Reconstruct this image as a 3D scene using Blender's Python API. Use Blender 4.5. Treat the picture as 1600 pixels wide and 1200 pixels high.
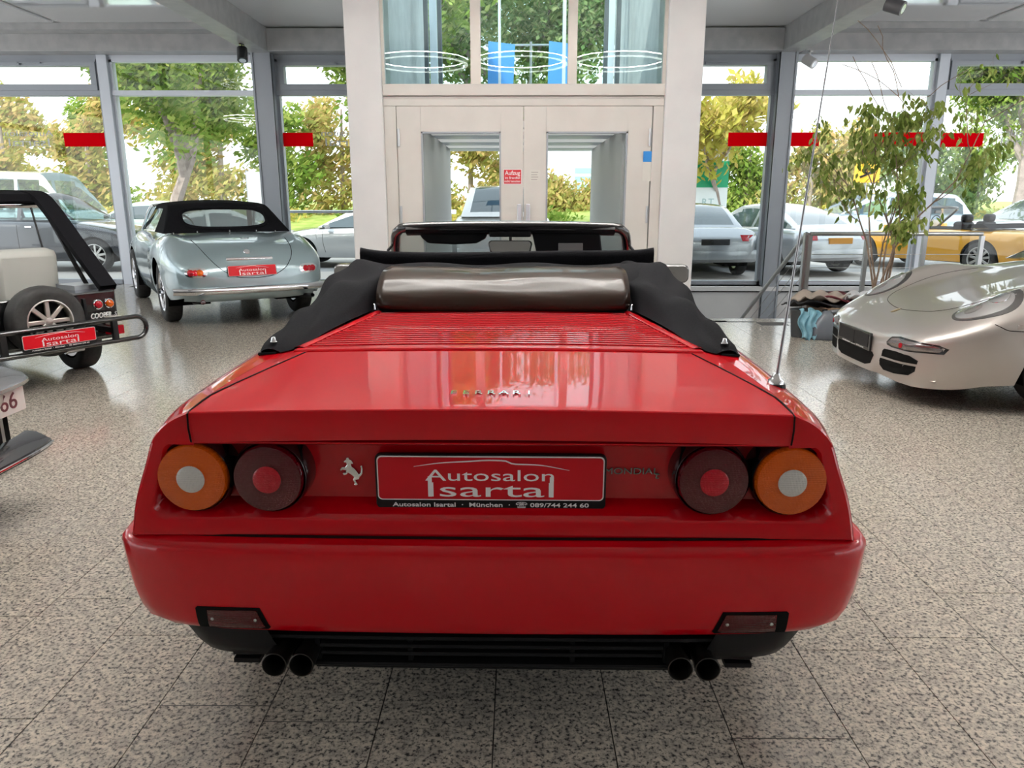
import bpy, bmesh, math, random
import numpy as np
from mathutils import Vector, Matrix
from mathutils.bvhtree import BVHTree
random.seed(7); rng = np.random.default_rng(7)
R = math.radians; PI = math.pi
for o in list(bpy.data.objects): bpy.data.objects.remove(o)
SC = bpy.context.scene; COL = SC.collection

# ---------------------------------------------------------------- camera, world, sun, exposure
CAM_H = 1.36
cd = bpy.data.cameras.new('camera'); cam = bpy.data.objects.new('camera', cd); COL.objects.link(cam)
cd.sensor_width = 36; cd.lens = 1160 / 1600 * 36; cd.clip_end = 400; cd.clip_start = 0.05
cam.location = (0, 0, CAM_H); cam.rotation_euler = (R(90 - 13.9), 0, R(0.395)); SC.camera = cam
SC.view_settings.view_transform = 'Standard'; SC.view_settings.look = 'None'
SC.view_settings.exposure = 0.1; SC.view_settings.gamma = 1; SC.view_settings.use_curve_mapping = False
W = bpy.data.worlds.new('sky'); SC.world = W; W.use_nodes = True
wn = W.node_tree.nodes; wl = W.node_tree.links
bg = wn['Background']; bg.inputs[1].default_value = 2.3
tc = wn.new('ShaderNodeTexCoord'); sx = wn.new('ShaderNodeSeparateXYZ'); wl.new(tc.outputs['Generated'], sx.inputs[0])
cr = wn.new('ShaderNodeValToRGB'); wl.new(sx.outputs[2], cr.inputs[0]); wl.new(cr.outputs[0], bg.inputs[0])
cr.color_ramp.elements[0].position = 0.0; cr.color_ramp.elements[0].color = (0.97, 0.98, 1, 1)
cr.color_ramp.elements[1].position = 0.9; cr.color_ramp.elements[1].color = (0.80, 0.90, 1.0, 1)
sd = bpy.data.lights.new('sun', 'SUN'); sun = bpy.data.objects.new('sun', sd); COL.objects.link(sun)
sd.energy = 4.0; sd.angle = R(3); sd.color = (1, 0.95, 0.86)
sun.rotation_euler = (R(48), 0, R(-28))       # high sun from behind the building

# ---------------------------------------------------------------- materials
MATS = {}
def mat(name, col=(.5, .5, .5), rough=.5, metal=0., coat=0., spec=.5, emit=None, estr=1., trans=0., coatr=.03):
    if name in MATS: return MATS[name]
    m = bpy.data.materials.new(name); m.use_nodes = True; b = m.node_tree.nodes['Principled BSDF']
    b.inputs['Base Color'].default_value = (*col, 1); b.inputs['Roughness'].default_value = rough
    b.inputs['Metallic'].default_value = metal; b.inputs['Coat Weight'].default_value = coat
    b.inputs['Coat Roughness'].default_value = coatr; b.inputs['Specular IOR Level'].default_value = spec
    b.inputs['Transmission Weight'].default_value = trans
    if emit: b.inputs['Emission Color'].default_value = (*emit, 1); b.inputs['Emission Strength'].default_value = estr
    MATS[name] = m; return m
def nd(m, t, **kw):
    n = m.node_tree.nodes.new(t)
    for k, v in kw.items():
        if k in n.inputs: n.inputs[k].default_value = v
        else: setattr(n, k, v)
    return n
def ramp(m, src, stops, out=None):
    r = nd(m, 'ShaderNodeValToRGB'); e = r.color_ramp.elements
    while len(e) < len(stops): e.new(.5)
    for x, (p, c) in zip(e, stops): x.position = p; x.color = (*c, 1) if len(c) == 3 else c
    m.node_tree.links.new(src, r.inputs[0]); return r
def lk(m, a, b): m.node_tree.links.new(a, b)
def noisy(name, c1, c2, scale=5., rough=.6, detail=4., bump=0., bscale=None, metal=0., coord='Object', **kw):
    m = mat(name, c1, rough, metal, **kw); b = m.node_tree.nodes['Principled BSDF']
    t = nd(m, 'ShaderNodeTexCoord'); n = nd(m, 'ShaderNodeTexNoise', Scale=scale, Detail=detail); lk(m, t.outputs[coord], n.inputs['Vector'])
    r = ramp(m, n.outputs['Fac'], [(.35, c1), (.65, c2)]); lk(m, r.outputs[0], b.inputs['Base Color'])
    if bump:
        n2 = nd(m, 'ShaderNodeTexNoise', Scale=bscale or scale * 4, Detail=3.); lk(m, t.outputs[coord], n2.inputs['Vector'])
        bp = nd(m, 'ShaderNodeBump', Strength=bump, Distance=.01); lk(m, n2.outputs['Fac'], bp.inputs['Height']); lk(m, bp.outputs[0], b.inputs['Normal'])
    return m
def thin_glass(name, tint=(1, 1, 1), refl=.08, rough=.0):
    m = bpy.data.materials.new(name); m.use_nodes = True; m.node_tree.nodes.clear()
    t = nd(m, 'ShaderNodeBsdfTransparent'); t.inputs[0].default_value = (*tint, 1)
    g = nd(m, 'ShaderNodeBsdfGlossy'); g.inputs['Roughness'].default_value = rough
    f = nd(m, 'ShaderNodeFresnel', IOR=1.5); mm = nd(m, 'ShaderNodeMath', operation='MULTIPLY_ADD'); mm.inputs[1].default_value = .55; mm.inputs[2].default_value = max(0, refl - .075)
    lk(m, f.outputs[0], mm.inputs[0]); x = nd(m, 'ShaderNodeMixShader'); o = nd(m, 'ShaderNodeOutputMaterial')
    lk(m, mm.outputs[0], x.inputs[0]); lk(m, t.outputs[0], x.inputs[1]); lk(m, g.outputs[0], x.inputs[2]); lk(m, x.outputs[0], o.inputs[0])
    MATS[name] = m; return m
def leafmat(name, c1, c2, c3, transl=.45):
    m = bpy.data.materials.new(name); m.use_nodes = True; m.node_tree.nodes.clear()
    o = nd(m, 'ShaderNodeOutputMaterial'); d = nd(m, 'ShaderNodeBsdfDiffuse'); t = nd(m, 'ShaderNodeBsdfTranslucent'); x = nd(m, 'ShaderNodeMixShader'); x.inputs[0].default_value = transl
    g = nd(m, 'ShaderNodeNewGeometry'); r = ramp(m, g.outputs['Random Per Island'], [(0., c1), (.5, c2), (1., c3)])
    lk(m, r.outputs[0], d.inputs[0]); lk(m, r.outputs[0], t.inputs[0]); lk(m, d.outputs[0], x.inputs[1]); lk(m, t.outputs[0], x.inputs[2]); lk(m, x.outputs[0], o.inputs[0])
    MATS[name] = m; return m

red = mat('red_paint', (.50, .0, .006), .35, coat=.85, spec=.03)
redp = mat('plate_red', (.52, .006, .014), .35, coat=.3, spec=.1)
black = mat('black_plastic', (.008, .008, .009), .45, spec=.2)
blackg = mat('gloss_black', (.008, .008, .009), .15, coat=.6)
dark = mat('dark_cavity', (.004, .004, .004), .9, spec=.1)
seam = mat('seam_dark', (.01, .003, .003), .8, spec=.1)
rubber = noisy('tyre_rubber', (.012, .012, .012), (.022, .022, .022), 30, .75)
chrome = mat('chrome', (.82, .83, .85), .08, 1.)
steel = mat('stainless', (.55, .56, .57), .28, 1.)
alloy = mat('alloy', (.55, .54, .52), .3, 1.)
fabric = noisy('black_canvas', (.005, .005, .006), (.009, .009, .011), 160, .85, bump=.25, bscale=500, spec=.06)
white = mat('white_lettering', (.85, .85, .85), .5)
wallw = noisy('white_wall', (.70, .70, .70), (.74, .74, .735), 3, .7, bump=.03, bscale=60)
ceilw = mat('ceiling_white', (.90, .91, .92), .3, coat=.8, coatr=.12)
concrete = noisy('board_marked_concrete', (.42, .42, .42), (.5, .5, .495), 4, .75, bump=.1, bscale=40)
greybeam = noisy('grey_beam', (.40, .41, .42), (.48, .485, .49), 6, .45, bump=.05)
greyframe = mat('grey_aluminium_frame', (.36, .39, .43), .4, .3)
lightframe = mat('pale_aluminium', (.62, .66, .72), .35, .3)
doorpaint = noisy('beige_grey_door_paint', (.62, .60, .56), (.66, .64, .6), 3, .5)
glass = thin_glass('window_glass', (.96, .985, .98), .075)
glassg = thin_glass('greenish_lift_glass', (.84, .95, .95), .075)
screen = thin_glass('windscreen_glass', (.86, .93, .92), .08)
redfilm = bpy.data.materials.new('red_film'); redfilm.use_nodes = True; redfilm.node_tree.nodes.clear()
_t = nd(redfilm, 'ShaderNodeBsdfTranslucent'); _t.inputs[0].default_value = (.95, .004, .03, 1); _d = nd(redfilm, 'ShaderNodeBsdfDiffuse'); _d.inputs[0].default_value = (.75, .004, .02, 1)
_x = nd(redfilm, 'ShaderNodeMixShader'); _x.inputs[0].default_value = .65; _o = nd(redfilm, 'ShaderNodeOutputMaterial'); lk(redfilm, _d.outputs[0], _x.inputs[1]); lk(redfilm, _t.outputs[0], _x.inputs[2]); lk(redfilm, _x.outputs[0], _o.inputs[0])
cglass = mat('car_window_dark', (.05, .075, .085), .04, coat=1, spec=.8)
cglass2 = thin_glass('car_window_clear', (.55, .68, .70), .12)
beigecloth = mat('pale_leather', (.62, .63, .58), .5)
lens_o = mat('amber_lens', (.60, .095, .003), .12, coat=1)
lens_r = mat('dark_red_lens', (.075, .0, .003), .1, coat=1)
lens_r2 = mat('bright_red_lens', (.42, .002, .012), .15, coat=1)
lens_w = mat('clear_lens', (.62, .60, .56), .15, coat=1)
for m_ in (lens_o, lens_r, lens_w, lens_r2):                                       # fine prismatic ribs
    b_ = m_.node_tree.nodes['Principled BSDF']; t_ = nd(m_, 'ShaderNodeTexCoord')
    w_ = nd(m_, 'ShaderNodeTexWave', Scale=95.); w_.bands_direction = 'X'; lk(m_, t_.outputs['Object'], w_.inputs['Vector'])
    w2 = nd(m_, 'ShaderNodeTexWave', Scale=60.); w2.bands_direction = 'Z'; lk(m_, t_.outputs['Object'], w2.inputs['Vector'])
    ad = nd(m_, 'ShaderNodeMath', operation='ADD'); lk(m_, w_.outputs['Fac'], ad.inputs[0]); lk(m_, w2.outputs['Fac'], ad.inputs[1])
    bp_ = nd(m_, 'ShaderNodeBump', Strength=.35, Distance=.004); b_.inputs['Specular IOR Level'].default_value = .05; lk(m_, ad.outputs[0], bp_.inputs['Height']); lk(m_, bp_.outputs[0], b_.inputs['Normal'])

# granite floor
gran = mat('polished_granite', (.5, .47, .42), .2, spec=.5); gb = gran.node_tree.nodes['Principled BSDF']
t = nd(gran, 'ShaderNodeTexCoord'); gq = nd(gran, 'ShaderNodeNewGeometry')
n1 = nd(gran, 'ShaderNodeTexNoise', Scale=85., Detail=3., Roughness=.65); lk(gran, gq.outputs['Position'], n1.inputs['Vector'])
r1 = ramp(gran, n1.outputs['Fac'], [(.34, (.045, .044, .044)), (.42, (.22, .205, .185)), (.48, (.52, .47, .395)), (.60, (.70, .63, .53))])
n2 = nd(gran, 'ShaderNodeTexNoise', Scale=26., Detail=2.); lk(gran, gq.outputs['Position'], n2.inputs['Vector'])
r2 = ramp(gran, n2.outputs['Fac'], [(.38, (.72, .72, .74)), (.6, (1, 1, 1))])
mx = nd(gran, 'ShaderNodeMix', data_type='RGBA', blend_type='MULTIPLY'); mx.inputs[0].default_value = 1.
lk(gran, r1.outputs[0], mx.inputs[6]); lk(gran, r2.outputs[0], mx.inputs[7]); lk(gran, mx.outputs[2], gb.inputs['Base Color'])
rr = ramp(gran, n2.outputs['Fac'], [(.3, (.12,) * 3), (.7, (.20,) * 3)]); lk(gran, rr.outputs[0], gb.inputs['Roughness'])
grout = mat('dark_grout', (.06, .058, .055), .8)

# ---------------------------------------------------------------- mesh helpers
class MB:
    def __init__(s): s.v = []; s.f = []
    def add(s, v, f):
        k = len(s.v); s.v += [tuple(p) for p in v]; s.f += [tuple(i + k for i in q) for q in f]; return s
    def box(s, a, b, m=None):
        (x0, y0, z0), (x1, y1, z1) = a, b
        v = [(x0, y0, z0), (x1, y0, z0), (x1, y1, z0), (x0, y1, z0), (x0, y0, z1), (x1, y0, z1), (x1, y1, z1), (x0, y1, z1)]
        if m is not None: v = [tuple(m @ Vector(p)) for p in v]
        return s.add(v, [(0, 3, 2, 1), (4, 5, 6, 7), (0, 1, 5, 4), (1, 2, 6, 5), (2, 3, 7, 6), (3, 0, 4, 7)])
    def tube(s, pts, r, n=8, cap=True):
        pts = [Vector(p) for p in pts]; rs = r if isinstance(r, (list, tuple)) else [r] * len(pts); v = []; f = []
        up = Vector((0, 0, 1)); pu = None
        for i, p in enumerate(pts):
            d = (pts[min(i + 1, len(pts) - 1)] - pts[max(i - 1, 0)]).normalized()
            if pu is None: pu = d.orthogonal().normalized()
            u = (pu - d * pu.dot(d)); u = u.normalized() if u.length > 1e-6 else d.orthogonal().normalized(); pu = u; w = d.cross(u)
            for k in range(n): a = 2 * PI * k / n; v.append(p + (u * math.cos(a) + w * math.sin(a)) * rs[i])
        for i in range(len(pts) - 1):
            for k in range(n): f.append((i * n + k, i * n + (k + 1) % n, (i + 1) * n + (k + 1) % n, (i + 1) * n + k))
        if cap: f.append(tuple(range(n))[::-1]); f.append(tuple((len(pts) - 1) * n + k for k in range(n)))
        return s.add(v, f)
    def lathe(s, prof, n=24, axis='z', o=(0, 0, 0)):                 # prof: (radius, height)
        v = []; f = []; m = len(prof)
        for k in range(n):
            a = 2 * PI * k / n; c, q = math.cos(a), math.sin(a)
            for r, h in prof:
                p = {'z': (r * c, r * q, h), 'y': (r * c, h, -r * q), 'x': (h, r * c, r * q)}[axis]
                v.append((p[0] + o[0], p[1] + o[1], p[2] + o[2]))
        for k in range(n):
            for i in range(m - 1): f.append((k * m + i, ((k + 1) % n) * m + i, ((k + 1) % n) * m + i + 1, k * m + i + 1))
        return s.add(v, f)
    def prism(s, poly, y0, y1, plane='xz'):                          # polygon extruded
        n = len(poly)
        g = {'xz': lambda a, b, h: (a, h, b), 'xy': lambda a, b, h: (a, b, h), 'yz': lambda a, b, h: (h, a, b)}[plane]
        return s.add([g(a, b, y0) for a, b in poly] + [g(a, b, y1) for a, b in poly],
                     [tuple(range(n)), tuple(range(2 * n - 1, n - 1, -1))] + [(i, n + i, n + (i + 1) % n, (i + 1) % n) for i in range(n)])
    def grid(s, P, closed=False):
        nu = len(P); nv = len(P[0]); f = []
        for i in range(nu - 1):
            for j in range(nv - (0 if closed else 1)): f.append((i * nv + j, i * nv + (j + 1) % nv, (i + 1) * nv + (j + 1) % nv, (i + 1) * nv + j))
        return s.add([p for row in P for p in row], f)
    def build(s, name, m, parent=None, smooth=False, bevel=0, sub=0, fix=True, ang=40, solid=0):
        me = bpy.data.meshes.new(name); me.from_pydata(s.v, [], s.f)
        if fix:
            bm = bmesh.new(); bm.from_mesh(me); bmesh.ops.remove_doubles(bm, verts=bm.verts, dist=1e-5); bmesh.ops.recalc_face_normals(bm, faces=bm.faces); bm.to_mesh(me); bm.free()
        me.materials.append(m); o = bpy.data.objects.new(name, me); COL.objects.link(o)
        if parent: o.parent = parent
        if smooth:
            for p in me.polygons: p.use_smooth = True
            if ang < 180: me.set_sharp_from_angle(angle=R(ang))
        if solid: q = o.modifiers.new('s', 'SOLIDIFY'); q.thickness = solid; q.offset = 0
        if bevel: q = o.modifiers.new('b', 'BEVEL'); q.width = bevel; q.segments = 2; q.limit_method = 'ANGLE'
        if sub: q = o.modifiers.new('u', 'SUBSURF'); q.levels = q.render_levels = sub
        return o
def tag(o, label=None, cat=None, group=None, kind=None):
    for k, v in (('label', label), ('category', cat), ('group', group), ('kind', kind)):
        if v: o[k] = v
    return o
def thing(name, label, cat, loc=(0, 0, 0), rz=0, group=None):
    o = bpy.data.objects.new(name, None); COL.objects.link(o); o.location = loc; o.rotation_euler = (0, 0, rz); o.empty_display_size = .1
    return tag(o, label, cat, group)
def struct(name, mb, m, parent=None, label=None, **kw):
    o = mb.build(name, m, parent, **kw); o['kind'] = 'structure'
    if label: o['label'] = label
    return o
def text(name, s, size, m, parent, loc, rot=(PI / 2, 0, 0), sx=1., ext=.001, align='CENTER', shear=0, bold=0):
    c = bpy.data.curves.new(name, 'FONT'); c.body = s; c.size = size; c.extrude = ext; c.align_x = align; c.align_y = 'CENTER'; c.shear = shear; c.offset = bold; c.resolution_u = 3
    t = bpy.data.objects.new(name, c); COL.objects.link(t)
    me = bpy.data.meshes.new_from_object(t.evaluated_get(bpy.context.evaluated_depsgraph_get())); bpy.data.objects.remove(t)
    me.materials.clear(); me.materials.append(m); o = bpy.data.objects.new(name, me); COL.objects.link(o)
    o.parent = parent; o.location = loc; o.rotation_euler = rot; o.scale = (sx, 1, 1); return o
def cubic(tab, y):                                                  # smooth limited interpolation through table rows
    tab = np.array(tab, float); xs = tab[:, 0]; n = len(xs); out = []
    y = min(max(y, xs[0]), xs[-1]); i = min(max(np.searchsorted(xs, y) - 1, 0), n - 2)
    h = xs[i + 1] - xs[i]; t = (y - xs[i]) / h
    for c in range(1, tab.shape[1]):
        v = tab[:, c]; d = np.diff(v) / np.diff(xs)
        def m(k):
            if k == 0: return d[0]
            if k == n - 1: return d[-1]
            return 0. if d[k - 1] * d[k] <= 0 else 2 * d[k - 1] * d[k] / (d[k - 1] + d[k])
        a, b = v[i], v[i + 1]; m0, m1 = m(i) * h, m(i + 1) * h
        out.append((2 * t**3 - 3 * t**2 + 1) * a + (t**3 - 2 * t**2 + t) * m0 + (-2 * t**3 + 3 * t**2) * b + (t**3 - t**2) * m1)
    return out
def catmull(pts, n):
    P = np.array(pts, float); d = np.r_[0, np.cumsum(np.linalg.norm(np.diff(P, axis=0), axis=1))]
    tab = np.c_[d, P]; return [tuple(cubic(tab, s)) for s in np.linspace(0, d[-1], n)]
def rrect(hw, z0, z1, r, n=5, hw_top=None):                         # rounded (trapezoid) outline, ccw, fixed count
    ht = hw if hw_top is None else hw_top; out = []
    for cx, cz, a0 in ((hw - r, z0 + r, -90), (ht - r, z1 - r, 0), (-ht + r, z1 - r, 90), (-hw + r, z0 + r, 180)):
        for k in range(n + 1): a = R(a0 + 90 * k / n); out.append((cx + r * math.cos(a), cz + r * math.sin(a)))
    return out
def bvh_of(o):
    me = o.data; return BVHTree.FromPolygons([v.co.copy() for v in me.vertices], [tuple(p.vertices) for p in me.polygons])
def decal(name, parent, bvh, outline, o, A, B, D, m, off=.004, bulge=0., rings=5, skirt=.012, inner=0.):
    """patch lying on a body: outline in the (A,B) plane at o, cast along D onto the surface"""
    o, A, B, D = Vector(o), Vector(A), Vector(B), Vector(D).normalized()
    if len(outline) < 14: outline = [(p[0] + (q[0] - p[0]) * t / 4, p[1] + (q[1] - p[1]) * t / 4) for p, q in zip(outline, outline[1:] + outline[:1]) for t in range(4)]
    n = len(outline)
    ca = sum(p[0] for p in outline) / n; cb = sum(p[1] for p in outline) / n; rows = []; last = None
    for k in range(rings + 1):
        s = inner + (1 - inner) * k / rings; row = []
        for a, b in outline:
            p = o + A * (ca + (a - ca) * s) + B * (cb + (b - cb) * s); h = bvh.ray_cast(p - D * 9, D)[0]
            if h is None: h = last if last is not None else p
            last = h; row.append(h - D * (off + bulge * (1 - s * s)))
        rows.append(row)
    rows.append([p + D * (off + skirt) for p in rows[-1]])
    if inner: rows.insert(0, [p + D * (off + skirt) for p in rows[0]])
    return MB().grid(rows, True).build(name, m, parent, smooth=True)
def seamline(name, parent, bvh, pts, o, A, B, D, m=seam, r=.003, off=0., n=40):
    o, A, B, D = Vector(o), Vector(A), Vector(B), Vector(D).normalized(); q = []
    for a, b in catmull(pts, n):
        h = bvh.ray_cast(o + A * a + B * b - D * 9, D)[0]
        if h is not None: q.append(h - D * off)
    if len(q) > 1: return MB().tube(q, r, 5).build(name, m, parent, smooth=True)
def ellipse(a, b, n=24, rot=0., e=2., ca=0., cb=0.):
    out = []
    for k in range(n):
        t = 2 * PI * k / n; c, s = math.cos(t), math.sin(t)
        x = a * abs(c) ** (2 / e) * (1 if c >= 0 else -1); y = b * abs(s) ** (2 / e) * (1 if s >= 0 else -1)
        out.append((ca + x * math.cos(rot) - y * math.sin(rot), cb + x * math.sin(rot) + y * math.cos(rot)))
    return out
X_, Y_, Z_ = Vector((1, 0, 0)), Vector((0, 1, 0)), Vector((0, 0, 1))
REAR = ((0, 0, 0), X_, Z_, Y_); FRONT = ((0, 0, 0), X_, Z_, -Y_); TOP = ((0, 0, 0), X_, Y_, -Z_)
RIGHT = ((0, 0, 0), Y_, Z_, -X_); LEFT = ((0, 0, 0), Y_, Z_, X_)

# ---------------------------------------------------------------- car building kit
def arch_low(y, zl, wheels, ra, rw):
    for wy in wheels:
        d = abs(y - wy)
        if d < ra: return max(zl, rw + math.sqrt(ra * ra - d * d))
    return zl
def clip_section(pts, zl, n):
    """resample a section polyline from its start to where it reaches z = zl"""
    q = catmull(pts, 60); k = len(q) - 1
    i0 = max(range(len(q)), key=lambda i: q[i][0])
    for i in range(1, len(q)):
        if q[i][1] < zl and q[i - 1][1] >= zl: k = i; break
    if k < len(q) - 1 or q[k][1] < zl:
        a, b = q[k - 1], q[k]; t = (zl - a[1]) / (b[1] - a[1]) if abs(b[1] - a[1]) > 1e-9 else 0
        q = q[:k] + [(a[0] + (b[0] - a[0]) * t, zl)]
    P = np.array(q); d = np.r_[0, np.cumsum(np.linalg.norm(np.diff(P, axis=0), axis=1))]
    s = np.linspace(0, d[-1], n); return [(np.interp(v, d, P[:, 0]), np.interp(v, d, P[:, 1])) for v in s]
def ystations(L, wheels, ra, n=60, a=0.):
    ys = list(np.linspace(a, L, n))
    for w in wheels: ys += [w + ra * math.cos(t) for t in np.linspace(0, PI, 25)] + [w - ra * 1.001, w + ra * 1.001]
    ys = sorted(y for y in ys if a <= y <= L); out = [ys[0]]
    for y in ys[1:]:
        if y - out[-1] > .004: out.append(y)
    out[-1] = L; return out
def gsection(row, bumps=(), y=0):
    zt, zb, w, n, zl = row; pts = []
    for k in range(13):
        t = PI / 2 * k / 12; x = w * math.sin(t) ** (2 / n); z = zb + (zt - zb) * max(math.cos(t), 0) ** (2 / n)
        for y0, sy, x0, sxx, h in bumps: z += h * math.exp(-((y - y0) / sy) ** 2 - ((x - x0) / sxx) ** 2)
        pts.append((x, z))
    h = zb - zl
    pts += [(w * .998, zb - h * .35), (w * .98, zb - h * .7), (w * .93, zl - .001)]
    return pts
def gbody(root, name, tab, L, wheels, rw, ra, m, bumps=(), nv=26, ny=60):
    rows = []
    for y in ystations(L, wheels, ra, ny):
        row = cubic(tab, y); zl = arch_low(y, row[4], wheels, ra, rw)
        h = clip_section(gsection(row, bumps, y), zl, nv); rows.append([(x, y, z) for x, z in h[::-1]] + [(-x, y, z) for x, z in h[1:]])
    def cap(r, sgn):
        c = Vector((0, r[0][1], min(p[2] for p in r))); res = []
        for s, dy in ((.94, .012), (.8, .022), (.4, .03), (.01, .032)): res.append([(c.x + (p[0] - c.x) * s, p[1] + sgn * dy, c.z + (p[2] - c.z) * s) for p in r])
        return res
    rows = cap(rows[0], -1)[::-1] + rows + cap(rows[-1], 1)
    o = MB().grid(rows).build(name, m, root, smooth=True, ang=50); return o, bvh_of(o)
def wheel(root, x, y, r, w, style='spoke', n=8, rimr=.66, mt=None, side=1):
    t = MB(); p = []
    for k in range(9): a = PI * k / 8; p.append((r - .025 * (1 - math.sin(a)) if 0 < k < 8 else r * (rimr + .02), -w / 2 * math.cos(a)))
    p = [(r * rimr, -w * .42), (r * .8, -w * .5), (r * .93, -w * .48), (r * .985, -w * .38), (r, -w * .2), (r, w * .2), (r * .985, w * .38), (r * .93, w * .48), (r * .8, w * .5), (r * rimr, w * .42)]
    t.lathe(p, 40, 'x'); T = t.build('wheel', rubber, root, smooth=True, ang=60); T.location = (x, y, r)
    mt = mt or alloy; rr_ = r * rimr; q = MB(); s = side
    q.lathe([(rr_ * 1.02, s * w * .45), (rr_ * .97, s * w * .46), (rr_ * .92, s * w * .38), (rr_ * .9, -s * w * .4), (rr_ * .5, -s * w * .35), (rr_ * .2, -s * w * .3)], 32, 'x')
    rim = q.build('rim', mt, T, smooth=True, ang=35)
    d = MB().lathe([(rr_ * .9, s * w * .1), (.01, s * w * .1)], 24, 'x').build('brake_disc', dark, T)
    q = MB()
    for k in range(n):
        a = 2 * PI * k / n; M = Matrix.Rotation(a, 4, 'X'); hw = rr_ * (.13 if style == 'spoke' else .05)
        q.box((s * w * .24 - .012, -hw * .8, rr_ * .15), (s * w * .24 + .012, hw * .8, rr_ * .95), M)
    q.lathe([(.001, s * w * .32), (rr_ * .2, s * w * .31), (rr_ * .27, s * w * .26), (rr_ * .27, s * w * .16)], 20, 'x')
    q.build('spoke', mt, rim, bevel=.006, smooth=True)
    return T
def liners(root, wheels, rw, ra, w):
    for wy in wheels:
        for s in (-1, 1):
            rows = [[(s * xx, wy + (ra - .004) * math.cos(a), rw + (ra - .004) * math.sin(a)) for a in np.linspace(-.35, PI + .35, 20)] for xx in (w - .015, w * .45)]
            MB().grid(rows).add([(s * w * .45, wy + ra * math.cos(a), rw + ra * math.sin(a)) for a in np.linspace(-.35, PI + .35, 20)], [tuple(range(20))]).build('wheel_well', dark, root, smooth=True)
def cabin(root, yb, yr0, yr1, yw, zb0, zb1, zr, wb, wt, body_m, glass_m, pillars=(), crown=.05, sidetop=.05, soft=False, rearhole=None, wb0=None):
    """greenhouse: rear window foot yb, roof yr0..yr1, windscreen foot yw; glass and pillars are split by cell"""
    ys = sorted(set([round(float(v), 4) for v in list(np.linspace(yb, yr0, 22 if rearhole else 10)) + list(np.linspace(yr0, yr1, 14)) + list(np.linspace(yr1, yw, 10)) + [p + s for p in pillars for s in (-.04, .04)]]))
    tab = [(yb, 0.), (yb + (yr0 - yb) * .5, .60), (yr0, .93), (yr0 + (yr1 - yr0) * .5, 1.), (yr1, .95), (yr1 + (yw - yr1) * .5, .52), (yw, 0.)]
    nt = 30 if rearhole else 12; ns = 7; cells = {'roof': MB(), 'windscreen': MB(), 'rear_window': MB(), 'side_window': MB()}; P = []
    for y in ys:
        k = cubic(tab, y)[0]; u = (y - yb) / (yw - yb); zb = zb0 + (zb1 - zb0) * u; bw = (wb0 if wb0 else wb) + (wb - (wb0 if wb0 else wb)) * min(1, u * 2)
        z = zb + (zr - zb) * k; tw = bw + (wt - bw) * k; row = []
        for j in range(nt + 1):
            f = -1 + 2 * j / nt; row.append((tw * .97 * f, y, z + crown * (1 - f * f) * min(1, k * 2.)))
        side = [(tw + (bw - tw) * (i / ns) ** 1.1, y, z - .02 * k + (zb - z + .02 * k) * i / ns) for i in range(1, ns + 1)]
        P.append([(-a, b, c) for a, b, c in side[::-1]] + row + side)
    nn = len(P[0])
    for i in range(len(ys) - 1):
        ym = (ys[i] + ys[i + 1]) / 2
        for j in range(nn - 1):
            if ns <= j < ns + nt:
                f = abs(-1 + 2 * (j - ns + .5) / nt)
                if ym < yr0: kind = 'rear_window' if (not soft and f < .88 and ys[i] > yb + .03) else 'roof'
                elif ym > yr1: kind = 'windscreen' if f < .93 else 'roof'
                else: kind = 'roof'
                if rearhole:
                    cz_, hx_, hz_ = rearhole; mc = np.mean([P[i][j], P[i][j + 1], P[i + 1][j + 1], P[i + 1][j]], axis=0)
                    if ym < yr0 and abs(mc[0] / hx_) ** 3.2 + abs((mc[2] - cz_) / hz_) ** 3.2 < 1: continue
            else:
                i_s = (ns - 1 - j) if j < ns else (j - ns - nt); kind = 'roof'
                if not soft and 0 < i_s < ns - 0 and yb + .12 * (yr0 - yb) + .18 < ym < yw - .1 and not any(abs(ym - p) < .04 for p in pillars):
                    if not (ym < yr0 and i_s < 2) and not (ym > yr1 and i_s < 2): kind = 'side_window'
                if soft and yr0 + .18 < ym < yw - .1 and i_s > 0: kind = 'side_window'
            cells[kind].add([P[i][j], P[i][j + 1], P[i + 1][j + 1], P[i + 1][j]], [(0, 1, 2, 3)])
    out = {}
    sw0 = cells.pop('side_window'); cells['side_window'] = MB(); cells['side_window '] = MB()
    for q in range(len(sw0.f)):
        v = [sw0.v[i] for i in sw0.f[q]]; cells['side_window' if v[0][0] < 0 else 'side_window '].add(v, [(0, 1, 2, 3)])
    for k, c in cells.items():
        k = k.strip()
        if c.v: out[k] = c.build(k, (body_m if k == 'roof' else glass_m), root, smooth=True, ang=60)
    return out
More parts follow.
